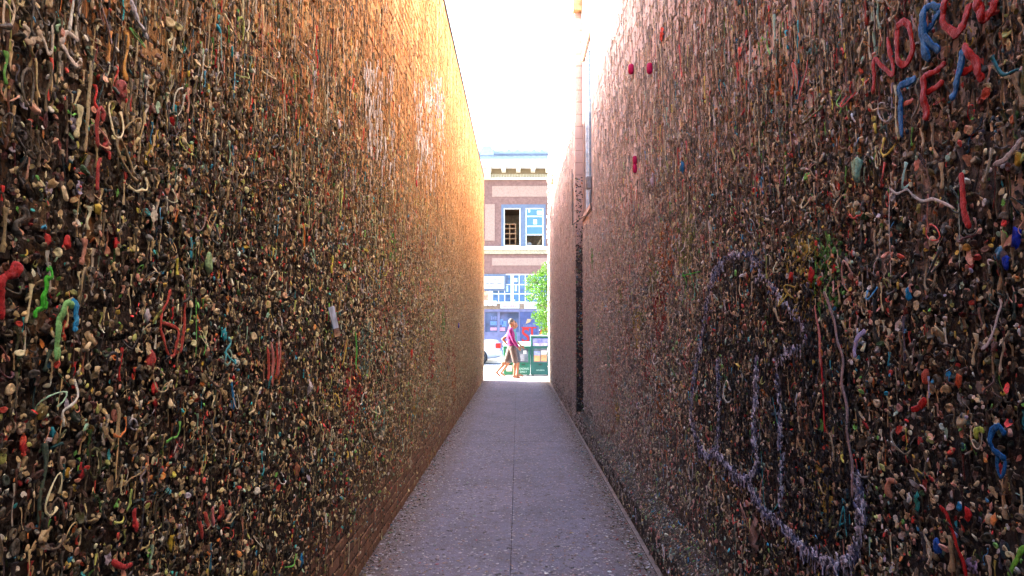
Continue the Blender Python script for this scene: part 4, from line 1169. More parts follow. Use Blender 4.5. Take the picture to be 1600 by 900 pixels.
MB().box(BX0 - .35, BX1 + .35, FY - .95, FY + .3, FZ(259) + .002, FZ(255)).build('cornice_lip', M_WHITE, bld)
MB().box(BX0, BX1, FY - .5, FY - .2, FZ(255) + .002, FZ(246)).build('parapet', M_PALEBLUE, bld)
MB().box(BX0 - .05, BX1 + .05, FY - .6, FY - .15, FZ(246) + .002, FZ(244)).build('parapet_rail', M_SLATE, bld)
MB().box(BX0, BX1, FY - .5, FY - .2, FZ(244) + .002, FZ(239)).build('parapet_crest', M_PALEBLUE, bld)
m = MB(); x = BX0 + .2
while x < BX1:
    m.rbox(x, x + .22, FY - .46, FY - .24, FZ(239) + .002, FZ(239) + random.uniform(.05, .12), .03); x += .46
m.build('crest_knob', M_PALEBLUE, bld, kind='stuff')
for k in range(-3, 4):
    xc = FX(761) + k * BAY
    if BX0 + .4 < xc < BX1 - .4:
        m = MB(); y0, y1 = FY - .62, FY - .16
        pr = [(-.38, FZ(246.5)), (.38, FZ(246.5)), (.38, FZ(240)), (.28, FZ(236)), (.2, FZ(232)), (-.2, FZ(232)), (-.28, FZ(236)), (-.38, FZ(240))]
        n = len(pr)
        m.add([(xc + a, y0, z) for a, z in pr] + [(xc + a, y1, z) for a, z in pr], [tuple(range(n)), tuple(range(2 * n - 1, n - 1, -1))] + [(j, j + n, (j + 1) % n + n, (j + 1) % n) for j in range(n)])
        m.build('crest_block', M_PALEBLUE, bld)
# sill band
MB().box(BX0, BX1, FY - .22, FY + .02, FZ(390), FZ(385.5)).build('sill_band', M_WHITE, bld)
MB().box(BX0, BX1, FY - .10, FY + .02, FZ(397), FZ(390) - .002).build('sill_moulding', pm('yellow_cream', (.52, .45, .27)), bld)
# upper windows
for bi, b in enumerate(bays):
    if not (BX0 < WX0 + b and WX1 + b < BX1): continue
    x0, x1 = WX0 + b, WX1 + b
    zi0, zi1 = FZ(384.3), FZ(325)
    la, lb, ra, rb_ = FX(787) + b, FX(813.5) + b, FX(821.5) + b, FX(849.5) + b
    m = MB()
    m.box(x0, la, FY - .03, FY + .12, WZa + .002, WZb - .002); m.box(lb, ra, FY - .03, FY + .12, WZa + .002, zi1); m.box(rb_, x1, FY - .03, FY + .12, WZa + .002, WZb - .002)
    m.box(la, rb_, FY - .03, FY + .12, zi1, WZb - .002)
    wnd = m.build('window', M_SLATE, bld)
    for a, c in ((la, lb), (ra, rb_)):
        q = MB(); t_ = .055
        q.box(a + .002, a + t_, FY + .02, FY + .1, WZa + .004, zi1 - .002); q.box(c - t_, c - .002, FY + .02, FY + .1, WZa + .004, zi1 - .002)
        q.box(a + t_, c - t_, FY + .02, FY + .1, zi1 - t_, zi1 - .002); q.box(a + t_, c - t_, FY + .02, FY + .1, WZa + .004, WZa + t_)
        if a == ra:
            for zz in (FZ(338), FZ(353.5), FZ(366.5)):
                q.box(a + t_, c - t_, FY + .03, FY + .09, zz - .03, zz + .03)
        q.build('sash', M_WHITE, wnd)
    tops = [FZ(338) + .03, FZ(353.5) + .03, FZ(366.5) + .03]; ups = [zi1 - .055, FZ(338) - .03, FZ(353.5) - .03]
    for z0, z1 in zip(tops, ups):
        MB().box(ra + .055, rb_ - .055, FY + .055, FY + .062, z0, z1).build('pane', M_BLUEGLASS, wnd)
    if bi != 3:
        MB().box(la + .055, lb - .055, FY + .055, FY + .062, WZa + .055, zi1 - .055).build('pane', M_BLUEGLASS, wnd)
        MB().box(ra + .055, rb_ - .055, FY + .055, FY + .062, WZa + .055, FZ(366.5) - .03).build('pane', M_DARKGLASS, wnd)
    else:
        for sx, sz, w_, h_ in ((827, 328.5, .1, .22), (843.5, 332, .28, .2), (836.5, 346.5, .2, .26)):
            MB().box(FX(sx) - w_ / 2, FX(sx) + w_ / 2, FY + .05, FY + .0548, FZ(sz) - h_ / 2, FZ(sz) + h_ / 2).build('sticker', M_WHITE, wnd)
# room behind the open window
m = MB()
m.box(-3, 4, FY + 3.2, FY + 3.3, WZa - .5, WZb + .6)
m.box(-3.1, -3, FY + .302, FY + 3.3, WZa - .5, WZb + .6); m.box(4, 4.1, FY + .302, FY + 3.3, WZa - .5, WZb + .6)
m.box(-3, 4, FY + .302, FY + 3.2, WZa - .6, WZa - .5)
m.build('room', M_WALLIN, bld)
MB().box(-3, 4, FY + .302, FY + 3.2, WZb - .1, WZb + .1).build('room_ceiling', M_WOODBROWN, bld)
cx0, cx1 = FX(786), FX(806)
sh = thing('shelf_unit', ((cx0 + cx1) / 2, FY + 1.0, WZa - .5), 'brown wooden shelf unit seen through the open upper window', 'shelf')
z1 = FZ(348)
M_SHELF = pm('orange_wood', (.42, .22, .10), .6, .25, 8, .1)
for xx in (cx0, (cx0 + cx1) / 2 - .02, cx1 - .05):
    MB().box(xx, xx + .05, FY + .7, FY + 1.2, WZa - .498, z1).build('upright', M_SHELF, sh)
for zz in (z1, z1 - .25, z1 - .55, z1 - .85, z1 - 1.2, z1 - 1.5):
    MB().box(cx0 - .03, cx1 + .03, FY + .68, FY + 1.2, zz + .002, zz + .05).build('shelf', M_SHELF, sh)
MB().box(cx0, cx1, FY + 1.202, FY + 1.22, WZa - .498, z1 + .05).build('back_panel', pm('dark_wood', (.07, .035, .025), .7), sh)
pk = thing('plank', (FX(843), FY + .6, WZa - .4), 'pale plank leaning inside the lower right window opening', 'plank')
MB().tube([(FX(836), FY + .5, WZa - .3), (FX(850), FY + 1.0, FZ(366))], .09, 4).build('board', pm('pale_wood', (.55, .42, .28), .7), pk)
MB().rbox(FX(823), FX(831), FY + .5, FY + .9, WZa - .498, FZ(377), .04).build('bundle', pm('grey_cloth', (.35, .33, .33), .9), pk)

# street level
MB().box(BX0, BX1, FY + 1.6, FY + 1.7, 0, FZ(428)).build('shop_back_wall', pm('shop_dark', (.08, .08, .12), .8), bld)
TZ0, TZ1 = FZ(472), FZ(429)
tr = MB().box(BX0, BX1, FY + .02, FY + .14, TZ0 - .08, TZ0 + .02).build('transom_window', M_WHITE, bld)
MB().box(BX0, BX1, FY + .02, FY + .14, TZ1 - .02, FZ(428) - .002).build('head_rail', M_WHITE, tr)
pw = FX(787.9) - FX(778.4); xs = FX(769.5); rows = [TZ0 + .02, FZ(459), FZ(444.5), TZ1 - .02]
k = -26
def cols(k): return xs + k * (FX(779) - FX(769.5)) + (.14 if k >= 3 else 0) + (.14 if k >= 9 else 0)
for k in range(-38, 36):
    a, c = cols(k), cols(k + 1)
    if a < BX0 or c > BX1: continue
    t_ = .045 if k not in (3, 9) else .16
    MB().box(a - (t_ - .02 if k in (3, 9) else .02), a + .02, FY + .03, FY + .13, rows[0], rows[3]).build('mullion', M_WHITE, tr)
    for r in range(3):
        MB().box(a + .02, c - (.02 if k + 1 not in (3, 9) else .14), FY + .07, FY + .08, rows[r] + .02, rows[r + 1] - .02).build('pane', M_TRANSOM, tr)
for r in (1, 2):
    MB().box(BX0, BX1, FY + .05, FY + .11, rows[r] - .02, rows[r] + .02).build('glazing_bar', M_WHITE, tr)
for px, py, w_, h_ in ((805.5, 437.5, .2, .22), (806, 450, .12, .34), (792.5, 451, .1, .34), (803.5, 469, .1, .08)):
    MB().box(FX(px) - w_ / 2, FX(px) + w_ / 2, FY + .06, FY + .068, FZ(py) - h_ / 2, FZ(py) + h_ / 2).build('notice', pm('pale_blue_paper', (.45, .62, .75), .7), tr)
MB().box(BX0, BX1, FY - .05, FY + .3, FZ(483), TZ0 - .082).build('fascia', pm('tan_fascia', (.22, .15, .10), .7), bld)
MB().box(BX0, BX1, FY - .03, FY + .28, FZ(487), FZ(483) - .002).build('shop_header', M_LILAC, bld)
# shopfront
sx0 = FX(757)
def shop(x0, x1, px=False):
    if px: x0, x1 = FX(x0), FX(x1)
    q = MB(); q.box(x0, x0 + .07, FY + .04, FY + .18, .0, FZ(487) - .002); q.box(x1 - .07, x1, FY + .04, FY + .18, .0, FZ(487) - .002)
    q.box(x0 + .07, x1 - .07, FY + .04, FY + .18, FZ(520), FZ(519)); q.box(x0 + .07, x1 - .07, FY + .04, FY + .18, FZ(488) , FZ(487) - .004)
    f = q.build('shop_window', M_LILAC, bld)
    MB().box(x0 + .072, x1 - .072, FY + .10, FY + .11, FZ(519) + .002, FZ(488) - .002).build('pane', M_DARKGLASS, f)
    MB().box(x0 + .072, x1 - .072, FY + .06, FY + .16, .0, FZ(520) - .002).build('stall_riser', M_LILAC, f)
    return f
s1 = shop(756, 779, True); s2 = shop(779, 812.5, True)
s3 = MB().box(FX(812.5) + .002, FX(840), FY + .0, FY + .16, 0, FZ(487) - .002).build('shop_panel', pm('navy_panel', (.045, .06, .16), .5, .2, 5, .05), bld)
shop(840, 866, True)
x = FX(866)
while x < BX1 - 1.7:
    shop(x, x + 1.6); x += 1.6
x = FX(756)
while x > BX0 + 1.7:
    shop(x - 1.6, x); x -= 1.6
lettering('SLO', FX(814.5), FY - .004, FZ(525), 1.18, pm('red_sign', (.38, .008, .006), .5, .05), s3, .88, 'LEFT')
MB().box(FX(815), FX(838), FY - .008, FY - .001, FZ(513), FZ(511)).build('red_band', pm('red_sign', (.60, .03, .02)), s3)
for k in range(5):
    m = MB(); a = .5 + k * .22
    cx_, cz = FX(824), FZ(504.5)
    m.tube([(cx_ + .06 * math.cos(a) + .1 * (k - 2) * .6, FY - .01, cz + .05 * (k - 2) * .4), (cx_ + .05 * (k - 2) + .12, FY - .01, cz + .22)], .028, 5)
    m.build('ray_mark', pm('tan_card', (.42, .27, .15)), s3)
for k in range(9):
    xx = FX(818 + k * 2.1)
    MB().box(xx, xx + .035, FY - .006, FY - .001, FZ(510.5), FZ(507) + random.uniform(-.05, .08)).build('ridge_mark', M_LILAC, s3)
P_ = pm('poster_blue', (.10, .18, .42), .6); P2 = pm('poster_pink', (.5, .22, .30), .6)
for px, py, w_, h_, mt, s_ in ((771, 505, .36, .22, P_, s1), (771, 514, .36, .16, P2, s1), (783.5, 503, .16, .3, P_, s2), (788, 506, .24, .3, P_, s2), (785, 514.5, .3, .2, P2, s2)):
    MB().box(FX(px) - w_ / 2, FX(px) + w_ / 2, FY + .090, FY + .097, FZ(py) - h_ / 2, FZ(py) + h_ / 2).build('poster', mt, s_)
for k, (w_, h_) in enumerate(((.09, .2), (.07, .16), (.09, .2), (.05, .2), (.08, .17))):
    MB().box(FX(767) + k * .1, FX(767) + k * .1 + w_ * .8, FY + .085, FY + .097, FZ(497) - h_ / 2, FZ(497) + h_ / 2).build('decal', pm('pale_decal', (.12, .14, .27), .6), s1)
# signs hung on the front
M_SIGNW = pm('sign_white', (.45, .47, .45), .55, .03)
ban = thing('banner_sign', (FX(772), FY - .12, FZ(453)), 'white sign board on a blue backing with grey and mint lettering', 'sign')
MB().box(FX(748), FX(790.5), FY - .10, FY - .02, FZ(454.5), FZ(428.5)).build('backing', M_SLATE, ban)
MB().rbox(FX(750), FX(788), FY - .15, FY - .102, FZ(451.2), FZ(432), .01).build('board', M_SIGNW, ban)
lettering('S I', FX(767.5), FY - .156, FZ(437.3), .21, pm('grey_lettering', (.16, .15, .18), .6), ban, .8, 'RIGHT')
lettering('NEED', FX(769), FY - .156, FZ(437.3), .21, pm('mint_lettering', (.22, .42, .35), .6), ban, .92, 'LEFT')
for a, b, py, mt in ((759.5, 764, 443.3, 'grey_lettering'), (765.5, 772, 443.3, 'grey_lettering'), (774, 775.5, 443.3, 'grey_lettering'), (777, 784, 443.3, 'grey_lettering'), (759.5, 769, 447.6, 'mint_lettering')):
    MB().box(FX(a), FX(b), FY - .156, FY - .1505, FZ(py) - .03, FZ(py) + .03).build('fine_print', _mc[mt], ban)
hp = thing('name_sign', (FX(796), FY - .09, FZ(481)), 'long white sign on the fascia with pink lettering, left of the tree', 'sign')
MB().rbox(FX(781.5), FX(811.5), FY - .10, FY - .052, FZ(482), FZ(475.5), .01).build('board', M_SIGNW, hp)
lettering('HIGUERA', FX(796.5), FY - .106, FZ(478.8), .19, pm('pink_lettering', (.45, .14, .22), .6), hp)
hp = thing('name_sign', (FX(828), FY - .09, FZ(481)), 'shorter white sign on the fascia with lilac lettering, half behind the tree', 'sign')
MB().rbox(FX(819), FX(840), FY - .10, FY - .052, FZ(482.5), FZ(475), .01).build('board', M_SIGNW, hp)
lettering('PLAZA', FX(829.5), FY - .106, FZ(478.8), .19, pm('lilac_lettering', (.25, .2, .42), .6), hp)
po = thing('poster_board', (FX(762), FY - .1, FZ(470)), 'orange and white picture board under the sign with mint lettering', 'poster')
MB().box(FX(750), FX(763.5), FY - .06, FY - .002, FZ(470), FZ(454.8)).build('board', pm('orange_print', (.50, .28, .17), .6, .5, 5, 0), po)
MB().box(FX(763.5) + .002, FX(769), FY - .07, FY - .002, FZ(472), FZ(454.8)).build('border', M_WHITE, po)
aw = thing('awning', (FX(764), FY - .3, FZ(476)), 'small white scalloped awning below the orange picture board', 'awning')
m = MB(); n = 10
V = []
for i in range(n + 1):
    x = FX(748) + (FX(776) - FX(748)) * i / n
    V += [(x, FY - .06, FZ(470)), (x, FY - .35, FZ(472.5)), (x, FY - .42, FZ(477.5) - .03 * math.sin(i * 2.2))]
m.add(V, [(i * 3 + j, i * 3 + j + 1, i * 3 + j + 4, i * 3 + j + 3) for i in range(n) for j in range(2)])
o = m.build('canvas', M_WHITE, aw); o.modifiers.new('thick', 'SOLIDIFY').thickness = .02
MB().tube([(FX(748), FY - .4, FZ(476)), (FX(776), FY - .4, FZ(476))], .015, 6).build('rail', M_DARKMETAL, aw)

# ------------------------------------------------------------------ parked car, seen by its tail
M_CAR = pm('silver_paint', (.42, .45, .5), .25, .04, 2, 0, .35, .6)
M_TYRE = pm('tyre_rubber', (.025, .025, .028), .85, .2, 30, .2)
def loft(st, n_sec):
    m = MB(); V = []; Fc = []
    for q in st: V += q
    for i in range(len(st) - 1):
        for j in range(n_sec):
            a = i * n_sec + j; b = i * n_sec + (j + 1) % n_sec
            Fc.append((a, b, b + n_sec, a + n_sec))
    Fc.append(tuple(range(n_sec))[::-1]); Fc.append(tuple(range((len(st) - 1) * n_sec, len(st) * n_sec)))
    return m.add(V, Fc)
CX, CY = at_y(782, 540, 31.1).x, 31.95
car = thing('parked_car', (CX - 2.3, CY, -.12), 'silver sedan parked along the street with its red tail light showing', 'car')
def sec(x, zl, zb, hw, rnd=.1):
    z0 = -.12
    pr = [(-hw * .86, zl), (-hw * .97, zl + .12), (-hw, (zl + zb) / 2), (-hw * .97, zb - .12), (-hw * .88, zb - .02), (-hw * .4, zb + .015), (hw * .4, zb + .015), (hw * .88, zb - .02), (hw * .97, zb - .12), (hw, (zl + zb) / 2), (hw * .97, zl + .12), (hw * .86, zl)]
    return [(CX - x, CY + y, z0 + z) for y, z in pr]
st = [sec(0, .42, .92, .66), sec(.05, .33, 1.0, .76), sec(.2, .28, 1.07, .83), sec(.5, .24, 1.10, .87), sec(1.1, .2, 1.08, .89), sec(2.2, .2, .98, .90), sec(3.2, .2, .96, .89), sec(4.0, .22, .88, .86), sec(4.4, .26, .78, .8), sec(4.6, .34, .66, .66)]
body = loft(st, 12).build('body', M_CAR, car, True)
def csec(x, zb, zt, hb, ht):
    pr = [(-hb, zb), (-ht, zt - .06), (-ht * .85, zt), (ht * .85, zt), (ht, zt - .06), (hb, zb)]
    return [(CX - x, CY + y, -.12 + z) for y, z in pr]
loft([csec(.75, 1.02, 1.10, .74, .66), csec(1.3, 1.0, 1.42, .78, .58), csec(1.9, .98, 1.46, .8, .6), csec(2.5, .96, 1.42, .79, .58), csec(3.25, .92, .98, .76, .66)], 6).build('cabin_glass', pm('car_glass', (.06, .07, .09), .08, .1, 2, 0), car, True)
loft([csec(1.2, 1.38, 1.435, .60, .585), csec(1.5, 1.38, 1.475, .6, .59), csec(2.1, 1.38, 1.475, .6, .59), csec(2.5, 1.38, 1.44, .6, .58)], 6).build('roof', M_CAR, car, True)
for s_ in (-1, 1):
    y = CY + s_ * .885
    MB().tube([(CX - .72, CY + s_ * .72, .93), (CX - 1.28, CY + s_ * .62, 1.27)], .035, 6).build('pillar', M_CAR, car)
    MB().tube([(CX - 1.95, CY + s_ * .80, .88), (CX - 1.95, CY + s_ * .61, 1.31)], .025, 6).build('pillar', M_CAR, car)
    MB().tube([(CX - 3.2, CY + s_ * .74, .83), (CX - 2.5, CY + s_ * .61, 1.29)], .03, 6).build('pillar', M_CAR, car)
    MB().rbox(CX - .22, CX + .015, CY + s_ * .79 - .11, CY + s_ * .79 + .075, .60, .84, .03).build('tail_light', pm('red_lens', (.35, .006, .004), .2, .1, 5, 0), car)
    MB().rbox(CX - 2.0, CX - 1.8, y - .02, y + .025, .62, .66, .008).build('door_handle', M_CAR, car)
    for wx in (.95, 3.72):
        for nm, r0, r1, wd, mt in (('wheel_arch', .0, .36, .01, pm('arch_black', (.012, .012, .012), .9)), ('wheel', .2, .31, .09, M_TYRE)):
            V = []; Fc = []; n = 24
            yo = CY + s_ * (.86 if nm == 'wheel' else .893)
            zc = .19 if nm == 'wheel' else .21
            prof = [(r0, -wd), (r1 - .02, -wd), (r1, -wd * .7), (r1, wd * .7), (r1 - .02, wd), (r0, wd)]
            for r, yy in prof:
                for j in range(n):
                    a = 2 * math.pi * j / n
                    V.append((CX - wx + r * math.cos(a), yo + yy, zc + r * math.sin(a)))
            for i in range(len(prof) - 1):
                for j in range(n):
                    Fc.append((i * n + j, i * n + (j + 1) % n, (i + 1) * n + (j + 1) % n, (i + 1) * n + j))
            wh = MB().add(V, Fc).build(nm, mt, car, True)
            if nm == 'wheel':
                q = MB()
                for j in range(7):
                    a = 2 * math.pi * j / 7
                    q.tube([(CX - wx, yo + s_ * .07, zc), (CX - wx + .2 * math.cos(a), yo + s_ * .06, zc + .2 * math.sin(a))], .03, 6)
                q.tube([(CX - wx, yo - s_ * .06, zc), (CX - wx, yo + s_ * .03, zc)], .2, 20)
                q.build('rim', pm('alloy', (.45, .45, .47), .35, .1, 5, 0, .7), wh)
MB().rbox(CX - .3, CX + .07, CY - .80, CY + .80, .24, .50, .06).build('bumper', M_CAR, car)
MB().box(CX + .071, CX + .08, CY - .26, CY + .26, .52, .63).build('number_plate', M_WHITE, car)

# ------------------------------------------------------------------ boxes on the pavement
BY = 22.3
def bx(px): return at_y(px, 580, BY).x
def bz(py): return at_y(830, py, BY).z
M_GRN = pm('green_box_paint', (.010, .115, .07), .4, .15, 4, .05)
M_GRN2 = pm('bright_green_box', (.012, .12, .05), .4, .15, 4, .05)
M_MINT = pm('mint_lid', (.36, .55, .45), .45, .05)
M_DGRN = pm('dark_green_box', (.014, .095, .08), .4, .15, 4, .05)
M_CASE = pm('case_glass', (.10, .12, .14), .12, .4, 4, 0)
def paper_box(label, x0, x1, z1, mt, lid, words, wsize, cols_, group):
    t = thing('newspaper_box', ((x0 + x1) / 2, BY + .2, 0), label, 'newspaper box', group)
    w_ = x1 - x0
    q = MB(); q.rbox(x0, x1, BY, BY + .44, .03, z1, .018); q.build('cabinet', mt, t)
    q = MB(); q.box(x0 + .05, x0 + .1, BY + .05, BY + .4, 0, .032); q.box(x1 - .1, x1 - .05, BY + .05, BY + .4, 0, .032); q.build('foot', M_DARKMETAL, t)
    if lid:
        V = [(x0 - .012, BY - .02, z1 + .002), (x1 + .012, BY - .02, z1 + .002), (x1 + .012, BY + .46, z1 + .12), (x0 - .012, BY + .46, z1 + .12), (x0 - .012, BY - .02, z1 - .03), (x1 + .012, BY - .02, z1 - .03), (x1 + .012, BY + .46, z1 - .03), (x0 - .012, BY + .46, z1 - .03)]
        MB().add(V, [(0, 1, 2, 3), (4, 5, 1, 0), (5, 6, 2, 1), (6, 7, 3, 2), (7, 4, 0, 3), (7, 6, 5, 4)]).build('lid', lid, t)
    fr = MB(); a, b, c, d = x0 + w_ * .14, x1 - w_ * .14, z1 * .44, z1 * .90
    fr.box(a - .03, a, BY - .018, BY - .001, c - .03, d + .03); fr.box(b, b + .03, BY - .018, BY - .001, c - .03, d + .03)
    fr.box(a, b, BY - .018, BY - .001, c - .03, c); fr.box(a, b, BY - .018, BY - .001, d, d + .03)
    door = fr.build('door', mt, t)
    MB().box(a + .001, b - .001, BY - .012, BY - .002, c + .001, d - .001).build('pane', M_CASE, door)
    for k, (u0, u1, v0, v1, mc) in enumerate(cols_):
        MB().box(a + (b - a) * u0, a + (b - a) * u1, BY - .016, BY - .0125, c + (d - c) * v0, c + (d - c) * v1).build('newspaper', mc, door)
    MB().rbox((a + b) / 2 - .06, (a + b) / 2 + .06, BY - .04, BY - .019, c - .085, c - .06, .006).build('handle', M_DARKMETAL, door)
    for (s_, zc, sz) in words:
        lettering(s_, (x0 + x1) / 2, BY - .006, zc, sz, M_MINT, t)
    return t
NP = [pm('newsprint', (.6, .55, .5), .8, .2, 20), pm('print_orange', (.6, .28, .12), .7), pm('print_blue', (.25, .28, .5), .7), pm('print_grey', (.22, .22, .24), .8)]
GB = 'newspaper boxes on the pavement'
o = paper_box('low green newspaper box half hidden behind the walkers legs', bx(786.5), bx(806.3), .98, M_GRN2, M_MINT, [], .1, [(.2, .7, .1, .5, NP[3])], GB)
MB().box(bx(791), bx(800), BY - .008, BY - .001, bz(580), bz(571)).build('notice', pm('pink_notice', (.7, .48, .44), .7), o)
paper_box('low green newspaper box with mint lid and two words in capitals', bx(806.9), bx(828.6), .98, M_GRN, M_MINT, [('READING', bz(576.2), .085), ('DAILY', bz(581), .085)], .1, [(.5, .8, .62, .85, NP[0]), (.15, .6, .1, .6, NP[3])], GB)
t = paper_box('taller dark green newspaper box with a blue display panel on top', bx(829.2), bx(859.5), .98, M_DGRN, None, [('HOUSING', bz(578.5), .06)], .06, [(.05, .48, .08, .5, NP[1]), (.05, .48, .52, .8, NP[2]), (.54, .95, .08, .55, NP[1]), (.54, .95, .57, .85, NP[0])], GB)
x0, x1 = bx(829.2), bx(859.5)
MB().rbox(x0, x1, BY + .02, BY + .44, .982, bz(525.5), .02).build('display_hood', M_DGRN, t)
MB().box(x0 + .07, x1 - .06, BY + .008, BY + .018, bz(543), bz(529)).build('display_panel', pm('display_print', (.20, .20, .48), .4, .5, 7, 0), t)
MB().box(x0 + .09, x1 - .1, BY + .002, BY + .0075, bz(542), bz(536)).build('display_picture', pm('pale_violet_print', (.5, .42, .62), .5, .4, 9, 0), t)
MB().box(x0 - .004, x1 + .004, BY - .0, BY + .46, bz(525.5) + .002, bz(524.5) + .01).build('hood_rim', M_MINT, t)

# ------------------------------------------------------------------ street tree beside the alley mouth
def leaf_mat(name, a, b):
    t = NT(name)
    oi = t.n('ShaderNodeNewGeometry').outputs['Random Per Island']
    c = t.mix(oi, a, b)
    t.done(c, .45, 0, .4)
    tr_ = t.n('ShaderNodeBsdfTranslucent'); t.set(tr_, 0, t.mix(.5, c, (.09, .22, .012)))
    mx = t.n('ShaderNodeMixShader'); mx.inputs[0].default_value = .45
    t.t.links.new(t.b.outputs[0], mx.inputs[1]); t.t.links.new(tr_.outputs[0], mx.inputs[2])
    t.t.links.new(mx.outputs[0], t.t.nodes['Material Output'].inputs[0])
    return t.mat
tree = thing('street_tree', (1.75, 23.6, -.12), 'small bright green street tree leaning past the corner of the right wall', 'tree')
TY = 23.2
clus = [(853, 413, .14), (850, 425, .2), (842, 434, .3), (830, 437, .24), (850, 445, .3), (826, 447, .16), (838, 455, .26), (852, 462, .3), (829, 463, .16), (844, 472, .26), (854, 480, .26), (848, 492, .24), (835, 491, .12), (842, 500, .18), (855, 505, .28), (851, 518, .18), (858, 528, .16), (866, 440, .5), (872, 470, .6), (868, 500, .45), (885, 455, .7), (895, 490, .6), (880, 425, .4)]
rd = random.Random(5)
cl3 = [(at_y(px, py, TY) + Vector((0, rd.uniform(-.3, .5), 0)), r) for px, py, r in clus]
m = MB()
base = Vector((1.75, 23.6, -.12)); fork = Vector((1.6, 23.55, 1.5))
m.tube([base, Vector((1.72, 23.6, .6)), fork, Vector((1.5, 23.5, 2.4)), Vector((1.35, 23.4, 3.2))], [.09, .075, .06, .045, .02], 8)
m.build('trunk', pm('bark', (.12, .085, .06), .9, .3, 20, .5), tree, True)
for c_, r in cl3:
    m = MB(); h = fork.lerp(Vector((1.5, 23.5, 2.6)), min(1, max(0, (c_.z - 1.4) / 1.6)))
    m.tube([h, h.lerp(c_, .5) + Vector((0, 0, .1)), c_], [.025, .015, .006], 5)
    m.build('limb', pm('bark', (.12, .085, .06)), tree, True)
V = []; Fc = []
for c_, r in cl3:
    for _ in range(int(260 * r / .3 * (r / .3) ** .6)):
        d = Vector((rd.gauss(0, 1), rd.gauss(0, 1), rd.gauss(0, 1))).normalized() * r * rd.uniform(.35, 1.05)
        p = c_ + d
        u = Vector((rd.gauss(0, 1), rd.gauss(0, 1), rd.gauss(0, .6) - .4)).normalized(); v = u.orthogonal().normalized()
        v = Matrix.Rotation(rd.uniform(0, 6.28), 3, u) @ v
        w_ = u.cross(v)
        L_ = rd.uniform(.05, .095); i = len(V)
        V += [p, p + u * L_ * .45 + v * L_ * .3 + w_ * .01, p + u * L_, p + u * L_ * .45 - v * L_ * .3 + w_ * .01]
        Fc += [(i, i + 1, i + 2), (i, i + 2, i + 3)]
MB().add(V, Fc).build('crown', leaf_mat('fresh_leaf', (.03, .11, .008), (.09, .20, .012)), tree)

# ------------------------------------------------------------------ people
def caps(m, p, q, r1, r2, n=12, sq=(1, 1, 1)):
    p, q = Vector(p), Vector(q)
    ax = (q - p); L_ = ax.length
    ax = ax.normalized() if L_ > 1e-6 else Vector((0, 0, 1))
    pts = []; rad = []
    for a in (-90, -60, -30, 0):
        pts.append(p + ax * (r1 * math.sin(R(a)))); rad.append(max(r1 * math.cos(R(a)), .001))
    for a in (0, 30, 60, 90):
        pts.append(q + ax * (r2 * math.sin(R(a)))); rad.append(max(r2 * math.cos(R(a)), .001))
    if L_ < 1e-4: pts[4] = pts[4] + ax * 1e-4
    m.tube(pts, rad, n)
def ball(m, c, rx, ry, rz):
    v, f = icos(3)
    m.add([(c[0] + p.x * 2 * rx, c[1] + p.y * 2 * ry, c[2] + p.z * 2 * rz) for p in v], f)
def chain(m, pts, rad):
    for a, b, r1, r2 in zip(pts, pts[1:], rad, rad[1:]): caps(m, a, b, r1, r2)
def skin_up(m, name, mt, parent, vox=.011, smooth=4):
    """fuse overlapping forms into one continuous surface"""
    o = m.build(name, mt, None, True)
    md = o.modifiers.new('fuse', 'REMESH'); md.mode = 'VOXEL'; md.voxel_size = vox; md.use_smooth_shade = True
    sm = o.modifiers.new('smooth', 'SMOOTH'); sm.iterations = smooth; sm.factor = .5
    dg = bpy.context.evaluated_depsgraph_get()
    me = bpy.data.meshes.new_from_object(o.evaluated_get(dg))
    me.polygons.foreach_set('use_smooth', [True] * len(me.polygons))
    bpy.data.objects.remove(o)
    return link(name, me, parent, parent.location.copy())

